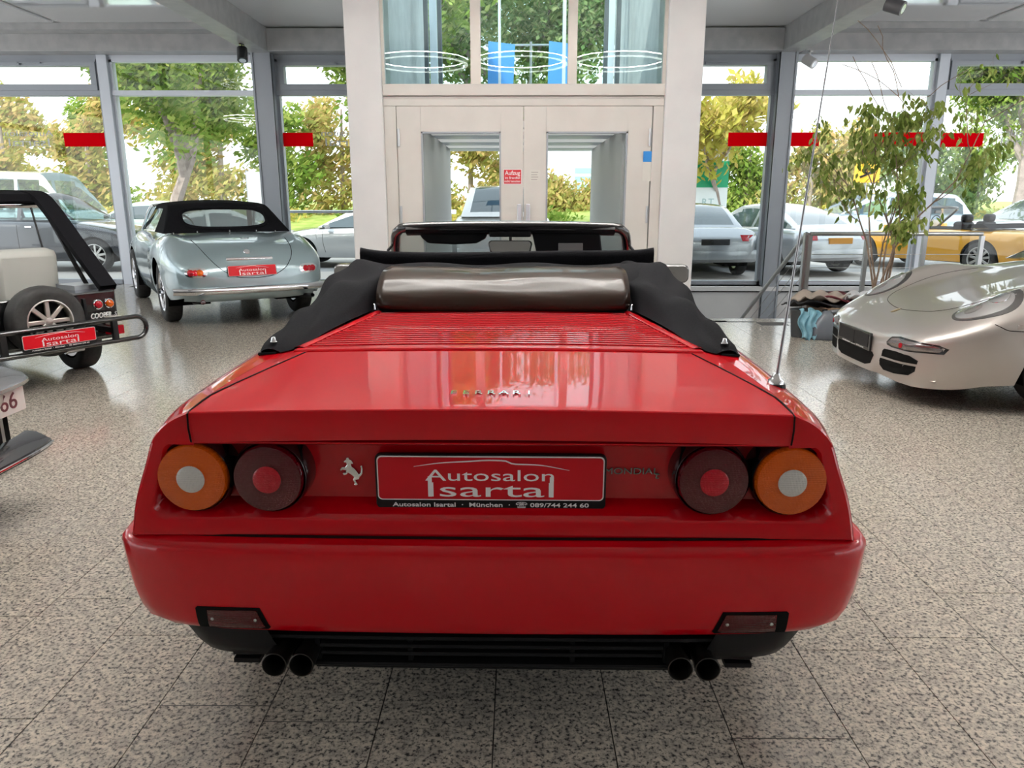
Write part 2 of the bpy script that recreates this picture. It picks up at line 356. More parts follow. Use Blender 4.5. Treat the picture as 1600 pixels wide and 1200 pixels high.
def autosalon_plate(parent, loc, rz=0, w=.545, h=.14, rx=0, frame=True, name='number_plate'):
    p = MB().prism(rrect(w / 2, -h / 2, h / 2, .014), 0, .014).build(name, black, parent, bevel=.002); p.location = loc; p.rotation_euler = (rx, 0, rz)
    b = h * .16 if frame else 0; z0 = -h / 2 + b + .002; zt = h / 2 - .004; mid = (z0 + zt) / 2; hh = zt - z0
    MB().prism(rrect(w / 2 - .005, z0, zt, .011), -.002, .004).build('plate_border', white, p)
    MB().prism(rrect(w / 2 - .008, z0 + .003, zt - .003, .009), -.0035, .004).build('plate_face', redp, p)
    text('lettering', 'Autosalon', hh * .36, white, p, (0, -.0035, mid + hh * .06), sx=1.88 * w / .545, ext=.0006)
    it = text('lettering', 'Isartal', hh * .47, white, p, (0, -.0035, mid - hh * .27), sx=2.5 * w / .545, ext=.0006)
    xs_ = [v.co.x * it.scale.x for v in it.data.vertices]; zs_ = [v.co.y for v in it.data.vertices]; zb_ = it.location.z + min(zs_); bw_ = hh * .085 * w / .545
    for xa_ in (min(xs_), max(xs_) - bw_): MB().box((xa_, -.0043, zb_), (xa_ + bw_, -.0030, zb_ + hh * .46)).build('lettering', white, p)
    sw = [(-.33, .27), (-.2, .36), (-.1, .39), (0, .42), (.06, .41), (.1, .34), (.2, .32), (.34, .2)]
    MB().tube([(a * w, -.004, mid + b2 * hh) for a, b2 in catmull(sw, 30)], [.0006 + .0014 * math.sin(PI * k / 29) for k in range(30)], 5).build('swoosh', white, p)
    if frame: text('lettering', 'Autosalon Isartal  ·  München  ·  ☎ 089/744 244 60', h * .105, white, p, (0, -.001, -h / 2 + b * .52), sx=1.52 * w / .545, ext=.0006, bold=.0002)
    return p
# ---------------------------------------------------------------- room shell
YF = 12.54; YL = 8.30; CZ = 3.90
XL, XR, YB = -11.2, 11.2, -9.0
HX0, HX1, HY0, HY1 = 1.95, 6.2, 8.75, 12.35           # stair opening
fl = MB()
for a, b in (((XL, YB), (XR, HY0)), ((XL, HY0), (HX0, YF)), ((HX1, HY0), (XR, YF)), ((HX0, HY1), (HX1, YF))): fl.box((a[0], a[1], -.12), (b[0], b[1], -.006))
floor = struct('floor', fl, grout, label='polished speckled granite tile floor of the showroom')
TW, TL = .311, .622; offs = {-2: 1.714, 2: 1.659, 3: 2.052, -4: 2.117, -5: 1.721, 0: 2.0, 1: 1.35, -1: 1.42, -3: 2.4, 4: 1.5, 5: 2.403}
tiles = []
for k in range(int((XL + .06) / TW), int((XR + .06) / TW)):
    x0 = -.06 + TW * k; o_ = offs.get(k, random.random() * TL); y = YB + ((o_ - YB) % TL)
    while y < YF - .02:
        y1 = y + TL
        segs = [(y, y1)] if not (y < 4.12 < y1) else [(y, 4.12), (4.12, y1)]
        for a, b in segs:
            if b - a < .02: continue
            cx, cy = x0 + TW / 2, (a + b) / 2
            if b > YF - .02: continue
            if HX0 - .2 < cx < HX1 + .2 and cy > HY0 - .25:
                continue
            tiles.append((cx, cy, b - a))
        y = y1
def seen(t):
    x, y, l = t
    if y < 1.2: return 99
    px = x / y
    if abs(px) > .74: return 90 + y
    if abs(x + .05) < .85 and 1.7 < y < 6: return 80 + y        # under the red car
    return y
tiles.sort(key=seen)
tmesh = {}
def tile_mesh(l):
    k = round(l, 3)
    if k not in tmesh:
        g = .0016; o = MB().box((-TW / 2 + g, -l / 2 + g, -.01), (TW / 2 - g, l / 2 - g, 0)).build('tile', gran); me = o.data; bpy.data.objects.remove(o); tmesh[k] = me
    return tmesh[k]
for x, y, l in tiles[:300]:
    o = bpy.data.objects.new('tile', tile_mesh(l)); COL.objects.link(o); o.parent = floor; o.location = (x, y, 0)
rest = MB()
for x, y, l in tiles[300:]: g = .0016; rest.add([(x - TW / 2 + g, y - l / 2 + g, 0), (x + TW / 2 - g, y - l / 2 + g, 0), (x + TW / 2 - g, y + l / 2 - g, 0), (x - TW / 2 + g, y + l / 2 - g, 0)], [(0, 1, 2, 3)])
# light strips of floor along the stair opening edges
rest.add([(HX0 - .15, HY0 - .28, 0), (HX1 + .3, HY0 - .28, 0), (HX1 + .3, HY0, 0), (HX0 - .15, HY0, 0)], [(0, 1, 2, 3)])
o = rest.build('tile_field', gran, floor, fix=False); o['kind'] = 'stuff'
# stair well walls and steps
sw_ = MB(); sw_.box((HX0, HY1, -2.4), (HX1, HY1 + .1, -.006)).box((HX1, HY0, -2.4), (HX1 + .1, HY1, -.13)).box((HX0 - .1, HY0, -2.4), (HX0, HY1, -.13)).box((HX0, HY0 - .1, -2.4), (HX1, HY0, -.13)).box((HX0, HY0, -2.5), (HX1, HY1, -2.4))
struct('wall_stairwell', sw_, wallw)
st = MB()
for k in range(9): st.box((HX0 + .02, HY0 + .28 * k, -2.3), (3.36, HY0 + .28 * (k + 1) + .02, -.17 * (k + 1)))
struct('stair', st, gran, label='granite steps leading down beside the lift')

# ceiling
ce = MB().box((XL, YB, CZ), (XR, YL, CZ + .25)).box((XL, YL, CZ), (-1.42, YF + .1, CZ + .25)).box((1.55, YL, CZ), (XR, YF + .1, CZ + .25)); ceiling = struct('ceiling', ce, ceilw, label='white showroom ceiling with grey beams')
gloss = mat('glossy_ceiling_panel', (.70, .71, .72), .06, coat=1., spec=1.)
for s in (-1, 1):
    xa = 4.2 if s > 0 else -3.9
    for k in range(3):
        x0 = s * (4.35 + 2.42 * k); x1 = s * (4.35 + 2.42 * k + 2.3)
        for j in range(2): MB().box((min(x0, x1), 6.6 + 2.6 * j, CZ - .03), (max(x0, x1), 6.6 + 2.6 * j + 2.5, CZ - .005)).build('ceiling_panel', gloss, ceiling)
    struct('trim_13' if s < 0 else 'trim_14', MB().box((min(s * 4.3, s * 11.1), 11.8, CZ - .10), (max(s * 4.3, s * 11.1), YF - .1, CZ - .005)), greybeam, label='grey soffit strip along the window front')
b = MB()
for k, (xa, xb) in enumerate(((-4.13, -3.80), (4.02, 4.34))):
    struct(f'trim_{k+1}', MB().box((xa, YB, 3.56), (xb, YF - .06, CZ)), greybeam, label='grey longitudinal ceiling beam', bevel=.01)
struct('trim_3', MB().box((XL, 12.12, 3.56), (-4.13, YF + .1, 3.88)), greybeam, label='grey cross beam above the windows', bevel=.01)
struct('trim_4', MB().box((-3.80, 12.12, 3.56), (-1.79, YF + .1, 3.88)), greybeam, label='grey cross beam left of the lift', bevel=.01)
struct('trim_15', MB().box((1.93, 12.12, 3.56), (4.02, YF + .1, 3.88)), greybeam, label='grey cross beam right of the lift', bevel=.01)
struct('trim_5', MB().box((4.34, 12.12, 3.56), (XR, YF + .1, 3.88)), greybeam, label='grey cross beam above the windows at right', bevel=.01)
# steel columns of the facade
for k, (xa, xb) in enumerate(((-4.10, -3.80), (4.03, 4.29))):
    c = MB().box((xa, YF - .28, -.02 if k == 0 else -2.4), (xb, YF - .26 + .02, 3.56)).box((xa, YF - .02, -.02), (xb, YF, 3.56)).box(((xa + xb) / 2 - .012, YF - .26, -.02), ((xa + xb) / 2 + .012, YF - .02, 3.56))
    c.box((xa, YF - .3, -.02 if k == 0 else -2.4), (xa + .03, YF, 3.56)).box((xb - .03, YF - .3, -.02 if k == 0 else -2.4), (xb, YF, 3.56))
    struct(f'trim_{6+k}', c, greyframe, label='grey steel column of the window front')
# window bays
def bay(n, x0, x1, vent, zb=0.):
    f = MB(); y0, y1 = YF - .1, YF + .02
    f.box((x0, y0, zb), (x1, y1, zb + .075)); f.box((x0, y0, 3.46), (x1, y1, 3.56)); f.box((x0, y0 - .02, 2.965), (x1, y1, 3.04))
    f.box((x0, y0, zb), (x0 + .045, y1, 3.5)); f.box((x1 - .045, y0, zb), (x1, y1, 3.5))
    w = struct(f'window_{n}', f, lightframe if not vent else greyframe)
    MB().box((x0 + .04, YF - .05, zb + .07), (x1 - .04, YF - .04, 2.97)).build('pane', glass, w)
    if vent:
        q = MB(); a, b_ = x0 + .05, x1 - .05
        for r in (((a, 3.041), (b_, 3.13)), ((a, 3.40), (b_, 3.459)), ((a, 3.131), (a + .09, 3.399)), ((b_ - .09, 3.131), (b_, 3.399))): q.box((r[0][0], y0 - .03, r[0][1]), (r[1][0], y1, r[1][1]))
        q.build('vent_frame', greyframe, w)
        MB().box((a + .08, YF - .05, 3.12), (b_ - .08, YF - .04, 3.41)).build('pane', glass, w)
        MB().box(((a + b_) / 2 - .05, y0 - .07, 3.435), ((a + b_) / 2 + .3, y0 - .03, 3.45)).box(((a + b_) / 2 - .06, y0 - .07, 3.41), ((a + b_) / 2 - .03, y0 - .03, 3.45)).build('vent_lever', greyframe, w)
    else: MB().box((x0 + .04, YF - .05, 3.03), (x1 - .04, YF - .04, 3.47)).build('pane', glass, w)
    return w
bay(1, -11.1, -9.06, False); bay(2, -8.92, -6.56, True); bay(3, -6.40, -4.10, False); bay(4, -3.80, -1.79, True)
bay(5, 1.93, 4.03, True, -.02); bay(6, 4.29, 6.53, False, -.02); bay(7, 6.69, 9.06, True); bay(8, 9.2, 11.1, False)
for k, (xa, xb) in enumerate(((-9.06, -8.92), (-6.56, -6.40), (6.53, 6.69), (9.06, 9.20))):
    struct(f'trim_{8+k}', MB().box((xa, YF - .16, -.02), (xb, YF + .04, 3.56)), lightframe, label='pale aluminium window mullion', bevel=.006)
struct('trim_12', MB().box((HX0 - .02, HY1 - .1, -.09), (HX1 + .1, YF + .02, -.02)), wallw, label='white window sill above the stairwell')
# red film strips and mirrored lettering on the panes
grey_let = mat('pale_grey_film', (.60, .62, .62), .5)
def film(x0, x1, z0=2.20, z1=2.41, lab=''):
    o = MB().box((x0, YF - .054, z0), (x1, YF - .0505, z1)).build('red_film_strip', redfilm); tag(o, lab, 'window film', 'red strips on the windows')
film(-9.3 + .45, -8.55, lab='short red film strip on window at the far left edge'); film(-7.29, -6.605, lab='red film strip on window left of the big tree')
film(-3.755, -3.28, lab='small red film strip on narrow window left of the lift')
film(3.37, 3.985, lab='red film strip on narrow window right of the lift'); film(4.335, 4.825, lab='red film strip just right of the grey column')
film(5.65, 6.485, lab='red film strip behind the indoor tree'); film(6.735, 7.431, 2.19, 2.40, lab='red film strip on the window right of the indoor tree')
for x, lab in ((-7.86, 'mirrored grey window lettering over the dark parked car'), (-2.75, 'mirrored grey window lettering beside the lift column'), (8.05, 'mirrored grey window lettering at the right edge')):
    t0 = thing('window_lettering', lab, 'lettering', (x, YF - .052, 2.2), PI, 'mirrored lettering on the windows')
    for s_, z_, h_, q_ in (('Autosalon', .20, .13, 1.5), ('Isartal', .06, .17, 1.7)):
        t1 = text('lettering', s_, h_, grey_let, t0, (0, 0, z_), rot=(PI / 2, 0, 0), sx=q_, ext=.0006)
# ---------------------------------------------------------------- lift
struct('wall_lift_left', MB().box((-1.79, YL - .02, -.02), (-1.42, YF - .05, CZ)), wallw, label='white lift pillar at left of the doors', bevel=.01)
struct('wall_lift_right', MB().box((1.55, YL - .02, -2.4), (1.93, YF - .05, CZ)), wallw, label='white lift pillar at right of the doors', bevel=.01)
corr = mat('ribbed_lift_wall', (.78, .78, .78), .45); t = nd(corr, 'ShaderNodeTexCoord'); w_ = nd(corr, 'ShaderNodeTexWave', Scale=9.); w_.bands_direction = 'Y'; lk(corr, t.outputs['Object'], w_.inputs['Vector'])
bp_ = nd(corr, 'ShaderNodeBump', Strength=.6, Distance=.01); lk(corr, w_.outputs['Fac'], bp_.inputs['Height']); lk(corr, bp_.outputs[0], corr.node_tree.nodes['Principled BSDF'].inputs['Normal'])
lc = thing('lift_cabin', 'grey ribbed goods lift cabin behind the double doors', 'lift', (0, YL, 0))
MB().box((-1.10, .25, 0.02), (-1.04, 3.75, 2.2)).build('side_wall', corr, lc); MB().box((1.15, .25, 0.02), (1.21, 3.75, 2.2)).build('side_wall', corr, lc)
MB().box((-1.10, .25, 2.13), (1.21, 3.75, 2.2)).build('roof', ceilw, lc)
for k in range(6): MB().box((-1.0, .4 + .55 * k, 2.10), (1.12, .85 + .55 * k, 2.128)).build('ceiling_slat', lightframe if k % 2 else mat('slat_fill_glow', (.9, .9, .9), .5, emit=(1, .98, .95), estr=.3), lc)  # every other slat glows to brighten the cabin, an added fill
MB().box((-1.10, .25, 0.0), (1.21, 3.75, .03)).build('floor_plate', steel, lc)
fr = MB()
fr.box((-1.419, YL + .0, 2.43), (1.549, YL + .14, 2.545)).box((-1.419, YL + .02, 2.328), (1.549, YL + .12, 2.40)).box((-1.419, YL + .02, 0), (-1.29, YL + .12, 2.327)).box((1.44, YL + .02, 0), (1.549, YL + .12, 2.327)).box((-1.419, YL + .04, 2.401), (1.549, YL + .1, 2.429))
struct('door_1', fr, doorpaint, label='beige grey steel frame of the lift doors', bevel=.006)
fr2 = MB()
for a, b_ in ((-1.42, -1.39), (-.49, -.385), (.525, .62), (1.515, 1.55)): fr2.box((a, YL + .02, 2.54), (b_, YL + .1, CZ))
fr2.box((-1.42, YL + .02, CZ - .08), (1.55, YL + .1, CZ))
lw = struct('window_9', fr2, mat('bronze_grey_frame', (.48, .45, .41), .4, .3), label='three glazed panels of the lift shaft above the doors')
for a, b_ in ((-1.40, -.48), (-.40, .53), (.61, 1.53)): MB().box((a, YL + .055, 2.53), (b_, YL + .063, CZ - .05)).build('pane', glassg, lw)
def leaf(x0, x1, wx0, wx1, lab, hx):
    d = thing('lift_door', lab, 'door', ((x0 + x1) / 2, YL + .03, 0.01)); c = (x0 + x1) / 2; x0 -= c; x1 -= c; wx0 -= c; wx1 -= c
    q = MB(); zt, zb = 2.06, .35
    q.box((x0, 0, 0), (wx0, .06, 2.315)).box((wx1, 0, 0), (x1, .06, 2.315)).box((wx0, 0, zt), (wx1, .06, 2.315)).box((wx0, 0, 0), (wx1, .06, zb))
    q.build('door_leaf', doorpaint, d, bevel=.003)
    q = MB(); e = .018
    for r in (((wx0, zb), (wx0 + e, zt)), ((wx1 - e, zb), (wx1, zt)), ((wx0, zt - e), (wx1, zt)), ((wx0, zb), (wx1, zb + e))): q.box((r[0][0], -.006, r[0][1]), (r[1][0], .07, r[1][1]))
    q.build('glazing_bead', greyframe, d)
    MB().box((wx0, .03, zb), (wx1, .036, zt)).build('pane', glass, d)
    for z in (.4, 1.2, 2.0): MB().lathe([(.0, z - .09), (.014, z - .09), (.014, z + .09), (0, z + .09)], 10, 'z', (hx - c, -.012, 0)).build('hinge', steel, d)
    return d
dl = leaf(-1.285, .063, -1.03, -.176, 'left leaf of the beige steel lift door with red notice', -1.27)
dr = leaf(.069, 1.43, .31, 1.178, 'right leaf of the beige steel lift door with blue sticker', 1.415)
MB().box((.61, -.05, 1.02), (.655, .0, 1.31)).build('handle', lightframe, dl, bevel=.008); MB().box((-.655, -.05, 1.02), (-.61, .0, 1.31)).build('handle', lightframe, dr, bevel=.008)
sg = thing('lift_notice', 'red and white lift warning notice on the left door leaf', 'sign', (-.052, YL + .028, 1.607))
MB().box((-.098, -.002, -.078), (.098, 0, .078)).build('notice_border', white, sg); MB().box((-.093, -.003, -.073), (.093, 0, .073)).build('notice_face', mat('notice_red', (.5, .01, .02), .5), sg)
text('lettering', 'Aufzug', .062, white, sg, (0, -.0035, .038), sx=.95, ext=.0004, bold=.001); text('lettering', 'im Brandfall', .034, white, sg, (0, -.0035, -.012), ext=.0004, bold=.0005); text('lettering', 'nicht benutzen', .034, white, sg, (0, -.0035, -.048), ext=.0004, bold=.0005, sx=.85)
pn = thing('paper_notice', 'small pale notice on the right lift door leaf', 'sign', (.19, YL + .028, 1.62)); MB().box((-.055, -.002, -.06), (.055, 0, .06)).build('notice_face', mat('paper', (.66, .65, .6), .7), pn)
for k in range(4): MB().box((-.04, -.003, .03 - .025 * k), (.035 - .01 * (k % 2), -.001, .036 - .025 * k)).build('print_line', mat('print_grey', (.3, .28, .26), .7), pn)
bs = thing('blue_sticker', 'small blue and white sticker on the right lift door edge', 'sticker', (1.395, YL + .026, 1.72)); MB().box((-.045, -.002, .04), (.045, 0, .15)).build('sticker_head', mat('sticker_blue', (.02, .22, .6), .5), bs); MB().box((-.045, -.002, -.16), (.045, 0, .04)).build('sticker_text', mat('paper', (.66, .65, .6), .7), bs)
# shaft interior above the cabin
sh = thing('lift_shaft', 'concrete lift shaft with dark guide rails behind the upper glass', 'lift shaft', (0, YL, 2.25))
MB().box((-1.42, .2, 0), (-1.36, 4.0, 3.2)).build('shaft_wall', concrete, sh); MB().box((1.49, .2, 0), (1.55, 4.0, 3.2)).build('shaft_wall', concrete, sh)
for xx in (-1.2, -1.02, 1.16, 1.32): MB().box((xx - .025, 2.2, 0), (xx + .025, 2.3, 3.2)).build('guide_rail', mat('rail_dark', (.10, .11, .12), .5, .5), sh)
for xx in (-1.36, 1.45): MB().box((xx - .06, 1.6, 0.0), (xx + .06, 1.9, .32)).lathe([(.06, .32), (.07, .36), (.05, .4), (0, .4)], 12, 'z', (xx, 1.75, 0)).build('winch_box', mat('winch', (.25, .26, .26), .5), sh)
for s in (-1, 1): MB().tube([(s * 1.3 + .06, 1.7, .05), (s * 1.0 + .06, 1.9, .42)], .025, 6).build('brace', steel, sh)
struct('window_10', MB().box((-1.36, YF - .12, 2.2), (-1.25, YF, 5.4)).box((1.40, YF - .12, 2.2), (1.5, YF, 5.4)).box((-.30, YF - .1, 2.2), (-.26, YF, 5.4)).box((.70, YF - .1, 2.2), (.75, YF, 5.4)).box((-1.36, YF - .1, 5.35), (1.5, YF, 5.45)).box((-1.36, YF - .12, 2.13), (1.5, YF, 2.25)), lightframe, label='rear glazing frame of the lift shaft')

# ---------------------------------------------------------------- side and back glazing of the hall
for nm, pts in (('wall_left', [(XL, YB + 3.0 * k) for k in range(8)]), ('wall_right', [(XR, YB + 3.0 * k) for k in range(8)]), ('wall_back', [(XL + 3.2 * k, YB) for k in range(8)])):
    q = MB()
    for x, y in pts: q.box((x - .08, y - .08, 0), (x + .08, y + .08, CZ))
    if nm == 'wall_back': q = MB().box((XL, YB - .2, 0), (XR, YB, CZ))
    else: q.box((pts[0][0] - .06, YB, 2.9), (pts[0][0] + .06, YF, 3.0)).box((pts[0][0] - .1, YB, 3.5), (pts[0][0] + .1, YF, CZ)).box((pts[0][0] - .1, YB, 0), (pts[0][0] + .1, YF, .12))
    struct(nm, q, mat('back_wall_grey', (.30, .29, .28), .7) if nm == 'wall_back' else greyframe)

# ---------------------------------------------------------------- lamps
lampm = mat('led_ring', (1, 1, 1), .5, emit=(1, .95, .87), estr=13.)
n_ = 0
for Yr, xs in ((4.3, (-1.5, .05, 1.6)), (4.3, (-7., 7.))):  # outer pair is unseen, added to light the hall
    for x in xs:
        pos = {(-1.5, 4.3): 'left of the three nearest the lift', (.05, 4.3): 'middle of the three nearest the lift', (1.6, 4.3): 'right of the three nearest the lift', (-7., 4.3): 'over the left side cars, added for light', (7., 4.3): 'over the right side cars, added for light'}.get((x, Yr), f"over the {'near' if Yr > -3 else 'back'} part of the hall, {'left' if x < -1 else 'right' if x > 1 else 'middle'} of its row")
        r0 = .70 if abs(x) < 2 or abs(x) > 5 else .9
        L_ = thing('ring_lamp', 'round LED ring lamp hanging ' + pos, 'lamp', (x, Yr, 3.42), 0, 'ring lamps under the ceiling')
        rows = [[((r0 + a) * math.cos(t), (r0 + a) * math.sin(t), b_) for a, b_ in ((-.03, 0), (.03, 0), (.03, .05), (-.03, .05))] for t in np.linspace(0, 2 * PI, 49)]
        MB().grid(rows, True).build('housing', lightframe, L_); rows = [[((r0 + a) * math.cos(t), (r0 + a) * math.sin(t), b_) for a, b_ in ((-.028, -.004), (.028, -.004), (.028, -.014), (-.028, -.014))] for t in np.linspace(0, 2 * PI, 49)]
        MB().grid(rows, True).build('light_strip', lampm, L_)
        rows = [[((r0 + a) * math.cos(t), (r0 + a) * math.sin(t), b_) for a, b_ in ((-.028, .052), (.028, .052), (.028, .060), (-.028, .060))] for t in np.linspace(0, 2 * PI, 49)]
        MB().grid(rows, True).build('added_uplight_strip', mat('added_uplight_fill', (1, 1, 1), .5, emit=(1, .96, .9), estr=170.), L_)  # upward glow added to brighten the ceiling
        for a in (0.5, 2.6, 4.7): MB().tube([(r0 * math.cos(a), r0 * math.sin(a), .05), (r0 * math.cos(a), r0 * math.sin(a), .475)], .003, 4).build('cable', steel, L_)
def spot(loc, aim, lab, m):
    s = thing('spotlight', lab, 'spotlight', loc, 0, 'spotlights on the ceiling beams')
    MB().box((-.02, -.06, -.02), (.02, .06, 0)).tube([(0, 0, 0), (0, 0, -.10)], .012, 6).build('bracket', m, s)
    d = Vector(aim).normalized(); c = Vector((0, 0, -.14)); h = MB().tube([c - d * .10, c - d * .09, c + d * .10], [.045, .075, .075], 16).build('housing', m, s, smooth=True)
    MB().tube([c + d * .095, c + d * .104], [.05, .05], 16).build('reflector', chrome, h)
spot((-4.0, 11.6, 3.56), (.1, -.4, -.9), 'black spotlight under the left ceiling beam', blackg); spot((4.12, 8.9, 3.56), (.7, -.6, -.4), 'grey spotlight under the right ceiling beam', mat('spot_grey', (.12, .12, .13), .4))
spot((4.45, 12.2, 3.56), (.5, -.6, -.5), 'small white spotlight beside the right steel column', mat('spot_white', (.7, .7, .7), .4)); spot((4.12, 7.6, 3.56), (.3, -.6, -.6), 'spotlight at the top edge under the right beam', mat('spot_grey'))

# ---------------------------------------------------------------- railings
def railing(root, a, b, zt, posts, cables=5, zb=0.):
    a, b = Vector(a), Vector(b); MB().tube([a + Z_ * zt, b + Z_ * zt], .024, 10).build('handrail', steel, root, smooth=True)
    for k in range(posts):
        p = a.lerp(b, k / (posts - 1)); MB().box((p.x - .022, p.y - .022, zb), (p.x + .022, p.y + .022, zt - .02)).build('post', steel, root)
    for k in range(cables): z = zb + .12 + (zt - zb - .2) * k / cables; MB().tube([a + Z_ * z, b + Z_ * z], .004, 5).build('cable', steel, root)
r1_ = thing('stair_railing', 'stainless steel railing with cables at the stairwell behind the indoor tree', 'railing', (3.42, 8.85, 0)); railing(r1_, (0, 0, 0), (2.0, 0, 0), .98, 4)
r2_ = thing('stair_handrail', 'sloping stainless handrail descending beside the lift', 'handrail', (3.40, 8.9, 0))
MB().tube([(0, 0, .98), (-.22, 1.75, -.38), (-.3, 2.3, -.85)], .026, 10).build('handrail', steel, r2_, smooth=True)
for k in range(5): dz = -.16 * (k + 1); MB().tube([(0, 0, .98 + dz), (-.3, 2.3, -.85 + dz)], .004, 5).build('cable', steel, r2_)
MB().box((-.03, -.03, -.02), (.03, .03, .99)).build('post', steel, r2_)
r3_ = thing('entrance_railing', 'grey railing outside the narrow window left of the lift', 'railing', (-4.1, 13.1, -.05)); railing(r3_, (0, 0, 0), (1.42, 0, 0), 1.22, 2, 0)
# ---------------------------------------------------------------- red convertible (main car)
RC = thing('red_convertible', 'red two-door convertible with folded black soft top, seen from behind', 'car', (-.063, 1.56, 0), R(-.6))
# side profile stations: y, then (x,z) for deck edge, crown, shoulder, upper flank, flank, low flank
ST = [
 (.055, .680, .897, .733, .872, .776, .828, .798, .770, .836, .665, .853, .585),
 (.16, .682, .903, .738, .886, .788, .848, .815, .785, .856, .675, .872, .54),
 (.40, .668, .912, .726, .902, .785, .868, .828, .800, .876, .68, .888, .48),
 (.64, .640, .924, .705, .917, .775, .884, .832, .812, .888, .68, .893, .44),
 (1.1, .628, .938, .690, .932, .765, .895, .835, .815, .898, .66, .895, .36),
 (1.6, .655, .915, .705, .912, .770, .885, .838, .805, .898, .64, .885, .25),
 (2.4, .670, .890, .715, .889, .775, .868, .835, .79, .892, .62, .875, .23),
 (3.05, .670, .868, .715, .866, .775, .845, .830, .77, .885, .60, .870, .23),
 (3.6, .655, .800, .715, .795, .775, .775, .825, .715, .878, .58, .868, .25),
 (4.1, .620, .685, .690, .675, .755, .65, .800, .60, .845, .52, .845, .28),
 (4.36, .560, .60, .630, .59, .690, .57, .735, .53, .770, .47, .77, .30)]
WH = (.98, 3.55); RWH = .315; RAR = .355
def rsec(y): r = cubic(ST, y); return [(r[2 * k], r[2 * k + 1]) for k in range(6)]
mb = MB()
for s in (-1, 1):
    rows = []
    for y in ystations(4.36, WH, RAR, 80, .055):
        p = rsec(y); zl = arch_low(y, p[-1][1], WH, RAR, RWH); h = clip_section(p, max(zl, p[-1][1] + .001), 22)
        rows.append([(s * x, y, z) for x, z in [(p[0][0], p[0][1] - .03)] + h + [(h[-1][0] - .03, h[-1][1])]])
    mb.grid(rows)
RB = mb.build('body', red, RC, smooth=True, ang=38)
RBV = bvh_of(RB)
liners(RC, WH, RWH, RAR, .88)
for y in WH:
    for s in (-1, 1): wheel(RC, s * (.77 if y < 2 else .76), y, RWH, .22, n=5, side=s)
# tail panel with recess
def loop(o, y): return [(x, y, z) for x, z in o]
def side_x(z):
    q = catmull(rsec(.055), 80); return float(np.interp(-z, [-p[1] for p in q], [p[0] for p in q]))
def outer(ins, z0, z1):
    zs = np.linspace(z0, z1, 14); r_ = [(side_x(z) - ins, z) for z in zs]; return r_ + [(-x, z) for x, z in r_[::-1]]
IN1 = rrect(.790, .636, .816, .028, 6, .748); IN2 = rrect(.765, .662, .806, .022, 6, .732)
tp = MB().grid([loop(outer(0, .585, .826), .056), loop(outer(.008, .592, .823), .047), loop(rrect(.798, .628, .820, .03, 6, .755), .047), loop(IN1, .053), loop(IN2, .118)], True)
tp.add(loop(IN2, .118), [tuple(range(len(IN2)))])
TP = tp.build('tail_panel', red, RC, smooth=True, ang=35)
# corner blocks joining deck edge to panel are in the body; close the rear of each fender
for s in (-1, 1):
    mb = MB(); p = rsec(.055); pts = [(s * x, z) for x, z in clip_section(p[:4] + [(p[4][0], .80)], .822, 10)]
    poly = pts + [(s * .68, .818)]; rows = [[(x, .055, z) for x, z in poly], [(x * .996, .046, z - .003) for x, z in poly]]
    mb.grid(rows, True); mb.add(rows[1], [tuple(range(len(poly)))])
    mb.build('fender_end', red, RC, smooth=True, ang=40)
MB().box((-.74, .14, .36), (.74, .9, .80)).build('rear_structure', dark, RC); MB().box((-.655, .1, .80), (.62, .62, .868)).build('gap_shade_slab', dark, RC)  # dark slab under the lid stands in for shade in its gaps
# engine lid with downturned lip
def lidz(x, y): r = cubic(ST, max(y, .055)); return r[1] + .010 * (1 - (x / .69) ** 2)
rows = []
for y, dz in [(.046, -.076), (.040, -.074), (.033, -.008), (.034, -.003), (.037, -.0005), (.041, 0), (.08, 0), (.16, 0), (.26, 0), (.36, 0), (.46, 0), (.54, 0), (.578, 0), (.582, -.004), (.582, -.03)]:
    e = cubic(ST, max(y, .055))[0] - .004 - (.0 if y < .14 else (y - .14) * .175)
    rows.append([(e * f, y, lidz(e * f, y) + dz) for f in np.linspace(-1, 1, 25)])
LID = MB().grid(rows).build('engine_lid', red, RC, smooth=True, ang=30, solid=0)
for s in (-1, 1):                                                    # fender strips between lid and quarter panel
    rows = []
    for y in np.linspace(.14, .70, 16):
        a = cubic(ST, y); e = a[0] - (y - .14) * .175 if y < .58 else a[0] - .44 * .175 - (y - .58) * .32
        rows.append([(s * (e + (a[0] + .003 - e) * t), y, a[1] + .012 * (1 - (e / .69) ** 2) * (1 - t) - .0005) for t in np.linspace(0, 1, 5)])
    MB().grid(rows).build('quarter_strip', red, RC, smooth=True)
for s in (-1, 1):
    gp = [(s * .6785, .036, .826), (s * .6785, .029, .86), (s * .6785, .031, .894)]
    for y in np.linspace(.05, .575, 16): e = cubic(ST, max(y, .055))[0] - .0015 - (.0 if y < .14 else (y - .14) * .175); gp.append((s * e, y, lidz(e, y) + .0005))
    MB().tube(gp, .0022, 5).build('lid_gap', seam, RC)
LV = bvh_of(LID)
